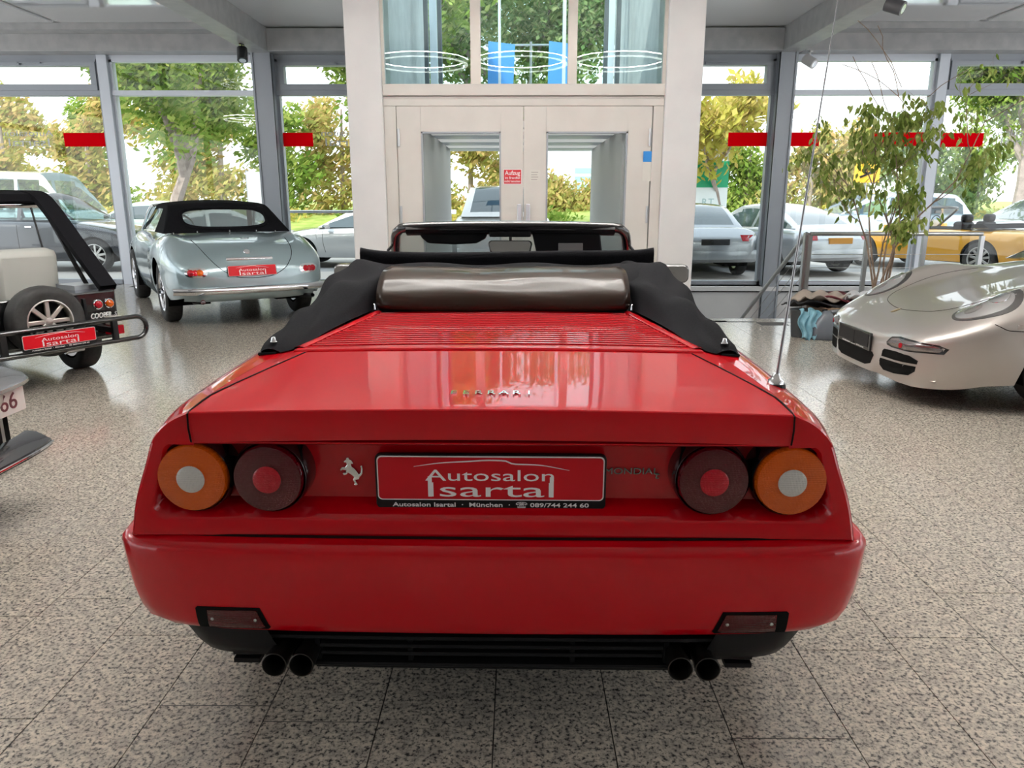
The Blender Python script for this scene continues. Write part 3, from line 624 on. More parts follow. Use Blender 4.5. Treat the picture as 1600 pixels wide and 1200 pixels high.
# louvre deck: frame bar, diagonal frames, slats
def lz(y): return .9275 + (y - .58) * .080
def lw_(y): return .590 - (y - .58) * .300
MB().grid([[(x * lw_(y) * 1.03, y, lz(y) + dz + .008 * (1 - x * x)) for x in np.linspace(-1, 1, 17)] for y, dz in ((.588, -.03), (.588, -.003), (.592, .001), (.622, .003), (.630, .001), (.631, -.02))]).build('louvre_frame', red, RC, smooth=True, ang=30)
for s in (-1, 1):
    rows = [[(s * (lw_(y) + a), y, lz(y) + b_) for a, b_ in ((-.004, -.02), (-.004, .004), (.012, .007), (.026, .004), (.05, -.02))] for y in np.linspace(.61, 1.12, 10)]
    MB().grid(rows).build('louvre_side', red, RC, smooth=True, ang=40)
MB().grid([[(x * lw_(y), y, lz(y) - .03) for x in (-1, 1)] for y in (.58, 1.14)]).build('louvre_tray', dark, RC)
for k in range(19):
    y = .640 + .0250 * k; e = lw_(y + .013) - .003
    rows = [[(x * e, yy, lz(yy) + dz + .008 * (1 - x * x)) for x in np.linspace(-1, 1, 13)] for yy, dz in ((y, -.012), (y, .0012), (y + .002, .0026), (y + .0115, .0026), (y + .0135, .001), (y + .0135, -.012))]
    MB().grid(rows).build('louvre_slat', red, RC, smooth=True, ang=30)
# bumper
PLAN = [(0, 0), (.45, .003), (.75, .010), (.88, .022), (.955, .045), (.99, .082), (1., .13), (.998, .36), (.985, .585)]
def ring(Wd, z, dy, n=34, k=1.): q = catmull(PLAN, n); return [(x * Wd, dy + y * k, z) for x, y in q]
prof = [(.855, .592, .075), (.885, .589, .035), (.897, .584, .015), (.904, .574, .003), (.905, .562, 0), (.902, .50, .003), (.897, .45, .006), (.888, .405, .010), (.872, .374, .014), (.842, .356, .020), (.800, .349, .026), (.76, .356, .06)]
rows = []
for Wd, z, dy in prof: h = ring(Wd, z, dy); rows.append([(-x, y, zz) for x, y, zz in h[::-1]] + h[1:])
h = ring(.868, .590, .040); MB().tube([(-x, y, z) for x, y, z in h[::-1]] + h[1:], .0045, 6).build('bumper_gap', seam, RC, smooth=True)
BUMP = MB().grid(rows).build('bumper', red, RC, smooth=True, ang=45); BV = bvh_of(BUMP)
for s in (-1, 1):
    A = (.703, .385), (.700, .415), (.545, .415), (.525, .366), (.54, .358), (.68, .36)
    poly = [(s * .705, .357), (s * .705, .415), (s * .70, .420), (s * .548, .420), (s * .528, .364), (s * .534, .357)]
    d1 = decal('lamp_recess', RC, BV, poly, *REAR, dark, off=.0015, rings=3, skirt=.004)
    poly = [(s * .678, .362), (s * .676, .412), (s * .556, .413), (s * .540, .366), (s * .55, .361)]
    fl_ = decal('fog_lamp', RC, BV, poly, *REAR, lens_r, off=.004, bulge=.004, rings=4)
    for sxx in (.665, .560): h = BV.ray_cast(Vector((s * sxx, -1, .388)), Y_)[0]; MB().lathe([(0, -.004), (.004, -.003), (.0045, .002)], 8, 'y', (s * sxx, h.y - .004, .388)).build('screw', steel, fl_)
# black valance, bars, exhaust
rows = []
for Wd, z, dy in ((.79, .366, .035), (.785, .35, .025), (.755, .30, .03), (.735, .272, .04), (.71, .257, .06), (.6, .25, .2)): rows.append([p for p in ring(Wd, z, dy, 34, .8)][15:])
for s in (-1, 1): MB().grid([[(s * x, y, z) for x, y, z in r] for r in rows]).build('corner_valance', black, RC, smooth=True)
for k, (z, xw, dy) in enumerate(((.345, .63, .05), (.322, .63, .045), (.297, .42, .05), (.273, .42, .055), (.246, .44, .05), (.228, .43, .07))):
    rows = [[(x * xw, dy + a + .03 * abs(x * xw) ** 3, z + b_) for x in np.linspace(-1, 1, 21)] for a, b_ in ((.05, .006), (0, .005), (-.004, 0), (0, -.005), (.05, -.007))]
    MB().grid(rows).build('grille_bar', black, RC, smooth=True)
for s in (-1, 1):
    for z in (.297, .273, .25): MB().box((s * .575 if s > 0 else -.64, .055, z - .006), (.64 if s > 0 else -.575, .11, z + .006)).build('grille_bar', black, RC)
    for xx in (.43, .2): MB().box((s * xx - .006, .06, .232), (s * xx + .006, .1, .35)).build('grille_strut', black, RC)
MB().box((-.72, .16, .24), (.72, .22, .36)).build('under_shield', dark, RC)
pipe = mat('dark_exhaust', (.06, .055, .05), .35, .9)
for s in (-1, 1):
    for xx in (.451, .516):
        p = MB().lathe([(.022, .5), (.022, .09), (.027, .05), (.0295, .0), (.0300, -.005), (.0275, -.006), (.0255, 0), (.0245, .12), (0, .12)], 24, 'y').build('exhaust_pipe', pipe, RC, smooth=True, ang=50); p.location = (s * xx, -.005, .283); p.rotation_euler = (R(-4), 0, 0)
    MB().box((s * .49 - .1, .14, .26), (s * .49 + .1, .24, .34)).build('silencer', dark, RC)
# tail lamps
def tail_lamp(x, z, outer, inner):
    h = MB().lathe([(.092, .05), (.090, .0), (.088, -.030), (.085, -.034), (.083, -.03), (.083, .05)], 40, 'y').build('tail_lamp', blackg, RC, smooth=True, ang=40); h.location = (x, .088, z)
    MB().lathe([(.0815, .0), (.0810, -.040), (.078, -.0475), (.060, -.0500), (.0335, -.0500), (.0335, -.048)], 40, 'y').build('lens', outer, h, smooth=True, ang=50)
    MB().lathe([(.0330, -.046), (.0325, -.0525), (.028, -.0545), (0, -.0548)], 32, 'y').build('centre_lens', inner, h, smooth=True, ang=50)
    MB().lathe([(.0345, -.047), (.0350, -.0515), (.0328, -.0515)], 32, 'y').build('lens_ring', outer, h)
for s in (-1, 1): tail_lamp(s * .690, .735, lens_o, lens_w); tail_lamp(s * .513, .735, lens_r, lens_r2)
autosalon_plate(RC, (0, .085, .714), h=.138)
# prancing horse badge
horse = [(.30, .98), (.40, 1.0), (.44, .93), (.52, .90), (.60, .80), (.56, .76), (.50, .78), (.52, .68), (.62, .62), (.74, .50), (.82, .40), (.90, .46), (.93, .60), (.90, .70), (.97, .72), (1.0, .60), (.98, .44), (.90, .34), (.84, .30), (.80, .22), (.66, .20), (.70, .12), (.76, .04), (.66, .0), (.58, .03), (.62, .08), (.54, .20), (.60, .30), (.50, .38), (.34, .46), (.30, .40), (.16, .36), (.10, .42), (.14, .46), (.24, .46), (.26, .54), (.12, .56), (.02, .50), (.0, .58), (.08, .66), (.24, .66), (.32, .74), (.28, .82), (.20, .80), (.18, .86), (.26, .90)]
hb = MB().prism([((a - .5) * .055, (b_ - .5) * .072) for a, b_ in horse], -.004, .0).build('horse_badge', chrome, RC, bevel=.001); hb.location = (-.335, .116, .728); hb['label'] = 'chrome prancing horse badge'
text('script_badge', 'MONDIAL', .023, mat('dark_chrome', (.22, .22, .23), .2, 1.), RC, (.335, .116, .732), sx=1.25, ext=.002); text('script_badge', 't', .026, mat('dark_chrome'), RC, (.395, .116, .722), sx=1.25, ext=.002, shear=.2)
for k, ch in enumerate('FERRARI'):
    x = -.0 + (k - 3) * .030; y = .15; h = LV.ray_cast(Vector((x, y, 2)), -Z_)[0]; q = text('deck_letter', ch, .042, chrome, RC, (x, y, h.z + .002), rot=(R(2.5), 0, 0), sx=.85, ext=.002)
# aerial
ax, ay = .728, .315; az = RBV.ray_cast(Vector((ax, ay, 2)), -Z_)[0].z
an = MB().lathe([(.0, .03), (.008, .03), (.012, .018), (.020, .012), (.021, 0), (.021, -.02)], 16, 'z').build('aerial', chrome, RC, smooth=True, ang=50); an.location = (ax, ay, az)
MB().lathe([(.020, .004), (.024, .004), (.026, -.006), (.026, -.02)], 16, 'z').build('aerial_gasket', black, an)
tipv = Vector((.087, .05, .96)); MB().tube([tipv * k / 6 for k in range(7)], [.0042, .0040, .0030, .0028, .0020, .0018, .0012], 8).build('aerial_rod', mat('aerial_steel', (.30, .30, .31), .3, 1.), an, smooth=True)
# soft top
def wing(s):
    T = [ # y, inner x,z, ridge in x,z, ridge x,z, outer x,z, foot x,z
     (.575, .640, .925, .655, .932, .675, .936, .695, .930, .705, .915),
     (.62, .600, .93, .635, .944, .675, .950, .705, .938, .715, .915),
     (.80, .548, .955, .585, .975, .645, .985, .700, .955, .722, .915),
     (1.0, .500, .968, .53, 1.01, .610, 1.030, .690, .985, .738, .91),
     (1.15, .462, .975, .49, 1.05, .590, 1.080, .690, 1.01, .75, .90),
     (1.35, .44, .98, .47, 1.08, .590, 1.095, .700, 1.02, .755, .89),
     (1.6, .44, .98, .47, 1.09, .60, 1.10, .705, 1.01, .755, .885),
     (1.66, .44, .93, .47, 1.04, .60, 1.05, .70, .97, .75, .87)]
    rows = []
    for i, y in enumerate(np.linspace(.575, 1.66, 44)):
        r = cubic(T, y); p = catmull([(r[2 * k], r[2 * k + 1]) for k in range(5)], 26); row = []
        for j, (x, z) in enumerate(p):
            v = j / 25; a = min(1, (y - .575) / .3) * math.sin(PI * v)
            w = (.010 * math.sin(9 * v + 11 * y + s) + .008 * math.sin(17 * v - 15 * y + 2 * s) + .012 * math.sin(5 * v + 4 * y * y + 3 * s)) * a
            row.append((s * (x + w * .6), y, z + w))
        rows.append(row)
    return MB().grid(rows).build('soft_top_fold', fabric, RC, smooth=True, ang=80)
for s in (-1, 1):
    wing(s)
    MB().lathe([(0, .012), (.006, .010), (.008, .0), (.011, -.004)], 10, 'z', (s * .668, .605, .955)).build('fastener', chrome, RC, smooth=True); MB().lathe([(0, .016), (.005, .012), (.007, -.006)], 10, 'z', (s * .462, 1.09, .985)).build('fastener', chrome, RC, smooth=True)
    MB().tube([(s * x, y, z) for x, y, z in ((.655, .58, .92), (.703, .578, .919), (.722, .70, .914), (.742, 1.0, .905))], .006, 6).build('soft_top_piping', black, RC, smooth=True)
rows = []                                                           # folded stack behind the seats
for y, z0, hw in ((1.075, .958, .47), (1.085, .972, .47), (1.12, .985, .475), (1.3, 1.07, .56), (1.48, 1.105, .61), (1.60, 1.10, .62), (1.66, 1.06, .62), (1.67, .95, .62)):
    rows.append([(x * hw, y, z0 + .006 * math.sin(9 * x) * (1 if y > 1.2 else 0)) for x in np.linspace(-1, 1, 31)])
MB().grid(rows).build('soft_top_stack', fabric, RC, smooth=True, ang=80)
rows = []                                                           # rear bow roll
for x in np.linspace(-1, 1, 41):
    zc_, yc_ = 1.112 + .012 * (x * x) + .006 * math.sin(14 * x), 1.66; sh_ = 1 - .12 * abs(x) ** 6
    rows.append([(x * .628, 1.60 + a + .05 * x * x, zz + .014 * abs(x) ** 10 + .004 * math.sin(3 * x)) for a, zz in ((0, 1.06), (-.004, 1.125), (.004, 1.143), (.016, 1.150), (.03, 1.147), (.045, 1.13), (.06, 1.06), (.05, 1.02), (.04, 1.01), (.03, 1.01), (.02, 1.02), (.01, 1.04))])
MB().grid(rows, True).add(rows[0], [tuple(range(12))]).add(rows[-1], [tuple(range(12))]).build('soft_top_bow', fabric, RC, smooth=True, ang=80)
vinyl = mat('rear_window_vinyl', (.032, .022, .016), .35, coat=.38, spec=.02, coatr=.02)
vb = vinyl.node_tree.nodes['Principled BSDF']; t = nd(vinyl, 'ShaderNodeTexCoord'); n_v = nd(vinyl, 'ShaderNodeTexNoise', Scale=5., Detail=2.); mp = nd(vinyl, 'ShaderNodeMapping'); mp.inputs['Scale'].default_value = (.35, 2., 2.); lk(vinyl, t.outputs['Object'], mp.inputs[0]); lk(vinyl, mp.outputs[0], n_v.inputs['Vector'])
bp_ = nd(vinyl, 'ShaderNodeBump', Strength=.12, Distance=.03); lk(vinyl, n_v.outputs['Fac'], bp_.inputs['Height']); lk(vinyl, bp_.outputs[0], vb.inputs['Normal']); lk(vinyl, bp_.outputs[0], vb.inputs['Coat Normal'])
rows = []
for k, t_ in enumerate(np.linspace(0, 1, 22)):
    y, z = cubic([(0, 1.10, .972), (.12, 1.075, .990), (.3, 1.085, 1.020), (.6, 1.15, 1.068), (.85, 1.26, 1.100), (1, 1.36, 1.108)], t_); rows.append([])
    for x in np.linspace(-1, 1, 33):
        hw = .462 * (1 - .035 * (2 * t_ - 1) ** 6) * (1 - .02 * (1 - t_)); rows[-1].append((x * hw + .0, y - .022 * (1 - x ** 4) + .015 * abs(x) ** 8, z + .003 * math.sin(5 * x + 6 * t_) * (1 - x * x)))
MB().grid(rows).build('rear_window', vinyl, RC, smooth=True, ang=180, solid=.004)['label'] = 'folded clear brownish plastic rear window'
MB().grid([[(x * .6, y, z) for x in (-1, 1)] for y, z in ((1.05, .955), (1.2, .98), (1.45, 1.03), (1.65, 1.03))]).build('soft_top_base', fabric, RC)
# cockpit, seats, windscreen
MB().box((-.66, 1.62, .35), (.66, 3.1, .40)).box((-.66, 1.62, .35), (.66, 1.70, .92)).box((-.70, 1.62, .35), (-.64, 3.1, .868)).box((.64, 1.62, .35), (.70, 3.1, .868)).build('cockpit_tub', black, RC)
MB().grid([[(x * .70, y, z + .01 * (1 - x * x)) for x in np.linspace(-1, 1, 13)] for y, z in ((2.74, .80), (2.74, .88), (2.85, .905), (3.1, .88))]).build('dashboard', black, RC, smooth=True)
for s in (-1, 1):
    q = MB().box((-.25, 0, .42), (.25, .5, .56)).box((-.25, -.12, .5), (.25, .06, .98)); o = q.build('seat', blackg, RC, bevel=.05, smooth=True); o.location = (s * .36, 1.98, 0)
    o = MB().box((-.12, -.12, 1.0), (.12, -.03, 1.08)).build('headrest', black, RC, bevel=.03, smooth=True); o.location = (s * .36, 1.98, 0)
MB().grid([[(x * cubic(ST, y)[0], y, cubic(ST, y)[1] + .02 * (1 - x * x)) for x in np.linspace(-1, 1, 17)] for y in np.linspace(3.06, 4.36, 16)]).build('bonnet', red, RC, smooth=True)
rows = []
for Wd, z, dy in prof: h = ring(Wd * .97, z - .03, dy); h = [(x, 4.60 - y * .85, zz) for x, y, zz in h if y < .5]; rows.append([(-x, y, zz) for x, y, zz in h[::-1]] + h[1:])
MB().grid(rows).build('front_bumper', red, RC, smooth=True, ang=45); MB().box((-.74, 4.2, .3), (.74, 4.5, .56)).build('nose_panel', red, RC, bevel=.03)
# windscreen: header at y 2.44, foot at y 3.08
hz, hy, fy, fz = 1.222, 2.44, 3.08, .885
top = [(-.635, hy + .14, hz - .10), (-.612, hy + .05, hz - .035), (-.575, hy + .01, hz - .006), (-.50, hy, hz), (-.25, hy - .015, hz + .006), (0, hy - .02, hz + .008), (.25, hy - .015, hz + .006), (.50, hy, hz), (.575, hy + .01, hz - .006), (.612, hy + .05, hz - .035), (.635, hy + .14, hz - .10)]
fp = [(-.71, fy - .05, fz - .02)] + top + [(.71, fy - .05, fz - .02)]
MB().tube(catmull(fp, 60), .026, 10).build('windscreen_frame', blackg, RC, smooth=True)
rows = [[(x * .55, hy + dy, hz + dz + .006 * (1 - x * x)) for x in np.linspace(-1, 1, 15)] for dy, dz in ((.0, .012), (-.02, .004), (-.03, -.012), (-.015, -.034), (.03, -.045))]
MB().grid(rows).build('header_pad', black, RC, smooth=True)
MB().grid([[(x * (.60 + .09 * t_), hy + (fy - hy) * t_ + .05 * (1 - x * x), hz - .01 + (fz - hz) * t_) for x in np.linspace(-1, 1, 13)] for t_ in np.linspace(0, 1, 9)]).build('windscreen', screen, RC, smooth=True)
vp = [(-.49, -.0), (-.47, -.03), (-.44, -.055), (-.30, -.062), (-.18, -.055), (-.13, -.03), (-.12, -.0)]
MB().prism([(a, hz - .03 + b_) for a, b_ in vp], hy + .02, hy + .045).build('sun_visor', black, RC, bevel=.01)
MB().prism([(.115, hz - .03), (.155, hz - .20), (.50, hz - .20), (.475, hz - .03)], hy + .0, hy + .02).build('sun_visor', black, RC, bevel=.008)
MB().box((.255, hy - .006, hz - .135), (.385, hy + .0, hz - .082)).build('vanity_mirror', mat('matt_grey', (.22, .22, .22), .4), RC, bevel=.006)
MB().box((-.11, hy - .03, hz - .05), (.11, hy + .03, hz - .02)).build('mirror_mount', black, RC, bevel=.008)
mr = MB().prism(rrect(.112, -.034, .034, .02, 5, .118), -.02, .02).build('rear_view_mirror', blackg, RC, bevel=.006); mr.location = (0, hy + .06, hz - .105); mr.rotation_euler = (R(-4), 0, R(-3))
MB().prism(rrect(.105, -.029, .029, .018, 5, .111), -.0225, -.0205).build('mirror_glass', mat('mirror', (.8, .8, .8), .02, 1.), mr); MB().tube([(0, .0, .03), (0, .01, .09)], .008, 8).build('mirror_stem', black, mr)
for s in (-1, 1):
    q = MB().prism(rrect(.085, -.05, .05, .03), -.05, .05).build('door_mirror', blackg, RC, bevel=.02, smooth=True); q.location = (s * .90, 2.62, .965)
    MB().prism(rrect(.075, -.042, .042, .025), -.054, -.0505).build('mirror_glass', MATS['mirror'], q); MB().tube([(-s * .04, 0, -.04), (-s * .09, 0, -.10)], .016, 8).build('mirror_arm', black, q)
    MB().tube([(s * .69, 2.35, .885), (s * .66, 2.5, 1.10), (s * .645, 2.58, 1.125)], .008, 6).build('quarter_window_seal', black, RC)
    seamline('door_gap', RC, RBV, [(1.65, .84), (1.66, .6), (1.70, .32)], *((RIGHT if s > 0 else LEFT))); seamline('door_gap', RC, RBV, [(3.0, .82), (3.02, .6), (2.98, .32)], *((RIGHT if s > 0 else LEFT)))
    MB().box((s * .885 - .02, 1.35, .18), (s * .885 + .005, 3.1, .235)).build('sill', black, RC)
# ---------------------------------------------------------------- silver-blue roadster
silv = mat('ice_blue_metallic', (.36, .47, .50), .28, .55, coat=1.)
RS = thing('silver_roadster', 'ice-blue classic roadster with closed black soft top near the windows', 'car', (0, 0, 0), R(33))
S5 = 1.035
TB = [(0, .66, .56, .62, 2.6, .37), (.05, .72, .58, .70, 2.7, .35), (.15, .79, .60, .76, 2.8, .33), (.35, .87, .62, .81, 2.8, .30), (.8, .945, .64, .835, 2.8, .26), (1.3, .97, .66, .825, 2.8, .24), (1.8, .96, .66, .80, 3., .23), (2.6, .95, .66, .785, 3., .23), (3.2, .93, .66, .785, 2.8, .25), (3.8, .86, .62, .77, 2.6, .28), (4.15, .74, .56, .70, 2.4, .3), (4.35, .60, .5, .55, 2.2, .36)]
W5 = (.92, 3.40); r5 = .335
B5, V5 = gbody(RS, 'body', TB, 4.35, W5, r5, .375, silv, bumps=[(.75, .5, .70, .15, .085), (3.3, .55, .66, .14, .07)], ny=70)
liners(RS, W5, r5, .375, .80)
for y in W5:
    for s in (-1, 1): wheel(RS, s * .715, y, r5, .17, 'wire', 14, .64, silv if False else chrome, s)
cb = cabin(RS, 1.02, 1.52, 2.25, 2.78, .955, .95, 1.285, .70, .56, fabric, screen, soft=True, crown=.035, rearhole=(1.115, .47, .112), wb0=.70)
roofbv = bvh_of(cb['roof'])
oval = ellipse(.475, .115, 48, e=3.2, cb=1.115)
pts = []
for a, b_ in oval:
    # place window on the slanted rear of the top: height -> y by the roof profile
    lo, hi = 1.02, 1.60
    for _ in range(30):
        yy = (lo + hi) / 2; k_ = cubic([(1.02, 0.), (1.27, .60), (1.52, .93), (1.885, 1.)], yy)[0]; f_ = a / ((.70 - .14 * k_) * .97)
        if .955 - .005 * (yy - 1.02) / 1.76 + .33 * k_ + .035 * (1 - f_ * f_) * min(1, 2 * k_) > b_: hi = yy
        else: lo = yy
    pts.append((a, yy, b_))
MB().tube(pts + pts[:1], .022, 8).build('rear_window_border', fabric, RS, smooth=True)
MB().add(pts, [tuple(range(len(pts)))]).build('rear_window', screen, RS)
MB().tube(catmull([(-.70, 2.76, .95), (-.60, 2.32, 1.25), (0, 2.27, 1.28), (.60, 2.32, 1.25), (.70, 2.76, .95)], 40), .018, 8).build('windscreen_frame', chrome, RS, smooth=True)
MB().lathe([(.175, -.008), (.19, 0), (.175, .008), (.165, 0), (.175, -.008)], 32, 'y').build('steering_wheel', beigecloth, RS, smooth=True).location = (-.34, 2.22, .96)
for s in (-1, 1):
    o = MB().box((-.2, -.08, .6), (.2, .08, .97)).build('seat', mat('dark_leather', (.03, .03, .032), .5), RS, bevel=.05); o.location = (s * .32, 1.75, 0)
    lamp = decal('tail_lamp', RS, V5, ellipse(.105, .050, 28, e=2.6, ca=s * .575, cb=.60), *REAR, chrome, off=.006, bulge=.004)
    decal('lens', lamp, V5, ellipse(.034, .032, 18, ca=s * .585 - .041, cb=.60), *REAR, lens_r2, off=.012, bulge=.01); decal('lens', lamp, V5, ellipse(.034, .032, 18, ca=s * .585 + .041, cb=.60), *REAR, lens_o if s < 0 else lens_r2, off=.012, bulge=.01); decal('lens', lamp, V5, ellipse(.018, .03, 14, e=4, ca=s * .585, cb=.60), *REAR, lens_r2, off=.013, bulge=.005)
    p = MB().lathe([(.024, .5), (.024, 0), (.02, 0), (.02, .2), (0, .2)], 16, 'y').build('exhaust_pipe', chrome if s < 0 else black, RS, smooth=True, ang=50); p.location = (s * .56, -.13, .315); p.rotation_euler = (R(-6), 0, 0)
    for yy, zz in ((.30, .83), (1.0, .90)): pass
seamline('boot_gap', RS, V5, [(-.50, .90), (-.44, .76), (-.30, .60), (-.15, .535), (0, .525), (.15, .535), (.30, .60), (.44, .76), (.50, .90)], *REAR, m=dark, r=.004)
q = MB()
for z, dy, r in ((.435, 0, 1), ): pass
def bump5(t):
    x = -.80 + 1.6 * t; return (x, -.085 + .16 * abs(x / .8) ** 3.5, .41)
rows = [[(bump5(t)[0], bump5(t)[1] + a, bump5(t)[2] + b_) for t in np.linspace(0, 1, 33)] for a, b_ in ((.03, .035), (0, .038), (-.02, .02), (-.026, 0), (-.018, -.02), (0, -.035), (.03, -.032))]
MB().grid(rows).build('bumper', chrome, RS, smooth=True, ang=60)
rows = [[(x, .0 + .2 * abs(x / .7) ** 4 + a, z) for x in np.linspace(-.68, .68, 21)] for a, z in ((.0, .40), (.01, .34), (.06, .29), (.2, .27))]
MB().grid(rows).build('lower_apron', silv, RS, smooth=True)
pl = autosalon_plate(RS, (-.03, V5.ray_cast(Vector((-.03, -1, .60)), Y_)[0].y - .022, .605), w=.50, h=.115, rx=R(-14), frame=False)
hd = MB().box((-.24, -.02, -.018), (.24, .02, .018)).build('boot_handle', chrome, RS, bevel=.012, smooth=True); hd.location = (-.03, .045, .715); hd.rotation_euler = (R(-30), 0, 0)
h = V5.ray_cast(Vector((-.03, -1, .785)), Y_)[0]
bd = MB().lathe([(0, -.012), (.03, -.010), (.038, 0), (.038, .01)], 20, 'y').build('round_badge', chrome, RS, smooth=True); bd.location = (-.03, h.y - .002, .785); bd.rotation_euler = (R(-45), 0, 0)
h = V5.ray_cast(Vector((.05, .52, 2)), -Z_)[0]; text('script_badge', '507', .05, chrome, RS, (.05, .52, h.z + .003), rot=(R(8), 0, 0), sx=1.4, ext=.002)
for x in (-.6, -.35, 0, .3, .52): MB().lathe([(0, .02), (.008, .014), (.010, 0)], 8, 'z', (x, 1.0 + .0 * x, .965 - .05 * x * x)).build('top_fastener', chrome, RS)
# locate: rear left wheel contact at (-3.99,8.62)
rs_yaw = R(33); lx, ly = -.715 * S5, .92 * S5
RS.scale = (S5,) * 3; RS.location = (-4.00 - (lx * math.cos(rs_yaw) - ly * math.sin(rs_yaw)), 8.52 - (lx * math.sin(rs_yaw) + ly * math.cos(rs_yaw)), 0)

# ---------------------------------------------------------------- black open utility car at left
MN = thing('black_open_car', 'small black open car with spare wheel and red plate at left', 'car', (-3.22, 5.93, 0), R(58))
mblk = mat('black_paint', (.010, .011, .012), .18, coat=1.)
# local: x=0 is the right rear corner, body runs to x=-1.3
q = MB().box((-1.30, 0, .30), (0, .03, .665)).box((-1.30, .03, .30), (-1.27, 2.6, .66)).box((-.03, .03, .36), (0, 2.6, .66)).box((-.30, .03, .55), (0, 2.6, .66)).box((-1.30, .03, .55), (-1.0, 2.6, .66)).box((-1.3, .03, .28), (0, 2.6, .32))
q.build('body_tub', mblk, MN, bevel=.012)
MB().box((-1.28, .75, .2), (-.02, 2.3, .3)).build('underbody', dark, MN)
MB().box((-1.25, 2.6, .3), (-.05, 3.0, .75)).build('front_body', mblk, MN, bevel=.05)
for xx, s in ((-.13, 1), (-1.17, -1)):
    for yy in (.43, 2.45): wheel(MN, xx, yy, .25, .165, n=8, rimr=.62, side=s)
sp = wheel(MN, -.70, -.10, .258, .165, n=8, rimr=.62, side=1, mt=mat('satin_alloy', (.62, .6, .56), .35, .9)); sp.name = 'spare_wheel'; sp.location = (-.60, -.10, .50); sp.rotation_euler = (0, 0, R(-90))
for x, m_, nm in ((-.155, lens_r2, 'tail_lamp'), (-.065, lens_o, 'tail_lamp')):
    h = MB().lathe([(.038, .01), (.038, -.012), (.032, -.014)], 20, 'y').build(nm, chrome, MN, smooth=True, ang=40); h.location = (x, 0, .565); MB().lathe([(.031, -.01), (.028, -.025), (.015, -.034), (0, -.036)], 20, 'y').build('lens', m_, h, smooth=True)
text('script_badge', 'COOPER', .058, white, MN, (-.14, -.003, .475), sx=.72, ext=.003, bold=.001, shear=.2); text('script_badge', 'S', .05, white, MN, (-.025, -.003, .475), sx=.8, ext=.003, shear=.3)
MB().box((-.385, -.003, .50), (-.345, 0, .60)).build('sticker', mat('sticker_blue2', (.05, .25, .6), .5), MN); MB().box((-.385, -.004, .57), (-.345, 0, .60)).build('sticker_top', mat('sticker_red', (.7, .15, .2), .5), MN)
text('lettering', '0', .035, white, MN, (-.375, -.004, .535), ext=.0005); text('lettering', '6', .035, white, MN, (-.355, -.004, .535), ext=.0005)
MB().box((-.27, -.02, .40), (-.25, .0, .62)).build('strap', black, MN); MB().box((-.33, -.012, .45), (-.31, 0, .61)).build('strap', black, MN)
# tube bumper: stadium loop
def stad(x0, x1, z0, z1, y, n=10):
    r = (z1 - z0) / 2; zc = (z0 + z1) / 2; p = []
    for k in range(n + 1): a = -PI / 2 + PI * k / n; p.append((x1 - r + r * math.cos(a), y, zc + r * math.sin(a)))
    for k in range(n + 1): a = PI / 2 + PI * k / n; p.append((x0 + r + r * math.cos(a), y, zc + r * math.sin(a)))
    return p + p[:1]
MB().tube(stad(-1.45, .10, .295, .465, -.21), .019, 10).build('bumper_tube', blackg, MN, smooth=True)
for x in (-.16, -.95): MB().box((x - .02, -.225, .28), (x + .02, -.19, .48)).box((x - .02, -.2, .36), (x + .02, .02, .40)).build('bumper_bracket', black, MN)
autosalon_plate(MN, (-.595, -.262, .380), w=.52, h=.125)
MB().box((-.12, -.10, .40), (-.03, -.01, .47)).build('reversing_lamp', lens_w, MN, bevel=.006); MB().box((-.13, -.10, .325), (-.02, -.01, .395)).build('fog_lamp', lens_r2, MN, bevel=.006)
MB().tube([(-.52, -.14, .265), (-.38, -.14, .27)], .022, 10).build('exhaust_pipe', steel, MN)
for x in (-.35, -.98):                                               # pale seats
    o = MB().box((-.24, 0, .40), (.24, .5, .55)).box((-.24, -.14, .5), (.24, .04, .99)).build('seat', beigecloth, MN, bevel=.05, smooth=True); o.location = (x - .0, .80, 0); o.rotation_euler = (R(6), 0, 0)
canv = fabric
for x in (-.02, -1.28):
    P = [(x, .06, .66), (x, .48, 1.02), (x, .82, 1.31), (x, .92, 1.37), (x, 1.06, 1.40), (x, 1.7, 1.41)]
    rows = [[(x + a, y - b_ * .5, z + b_ * .8) for a, b_ in ((-.075, 0), (.06, 0), (.06, .05), (-.075, .05))] for _, y, z in catmull(P, 26)]
    MB().grid(rows, True).build('hood_strap', canv, MN, smooth=True, ang=40)
    MB().tube(catmull([(x - .02, .30, .66), (x - .02, .34, .70), (x - .02, .74, 1.18), (x - .02, .84, 1.30)], 16), .018, 8).build('roll_bar', black, MN, smooth=True)
MB().box((-.20, .22, .66), (.0, .5, .70)).build('bar_foot', greyframe, MN)
MB().tube([(-1.28, .96, 1.325), (-.02, .96, 1.325)], .028, 12).build('cross_tube', chrome, MN, smooth=True)
MB().grid([[(x, y, z) for x in (-1.26, -.05)] for y, z in ((.88, 1.345), (.94, 1.40), (1.1, 1.43), (1.7, 1.43))]).build('roof_canvas', canv, MN, solid=.02)
MB().tube([(-.12, .88, 1.30), (-.12, .7, .66)], .008, 6).build('seat_belt', black, MN)

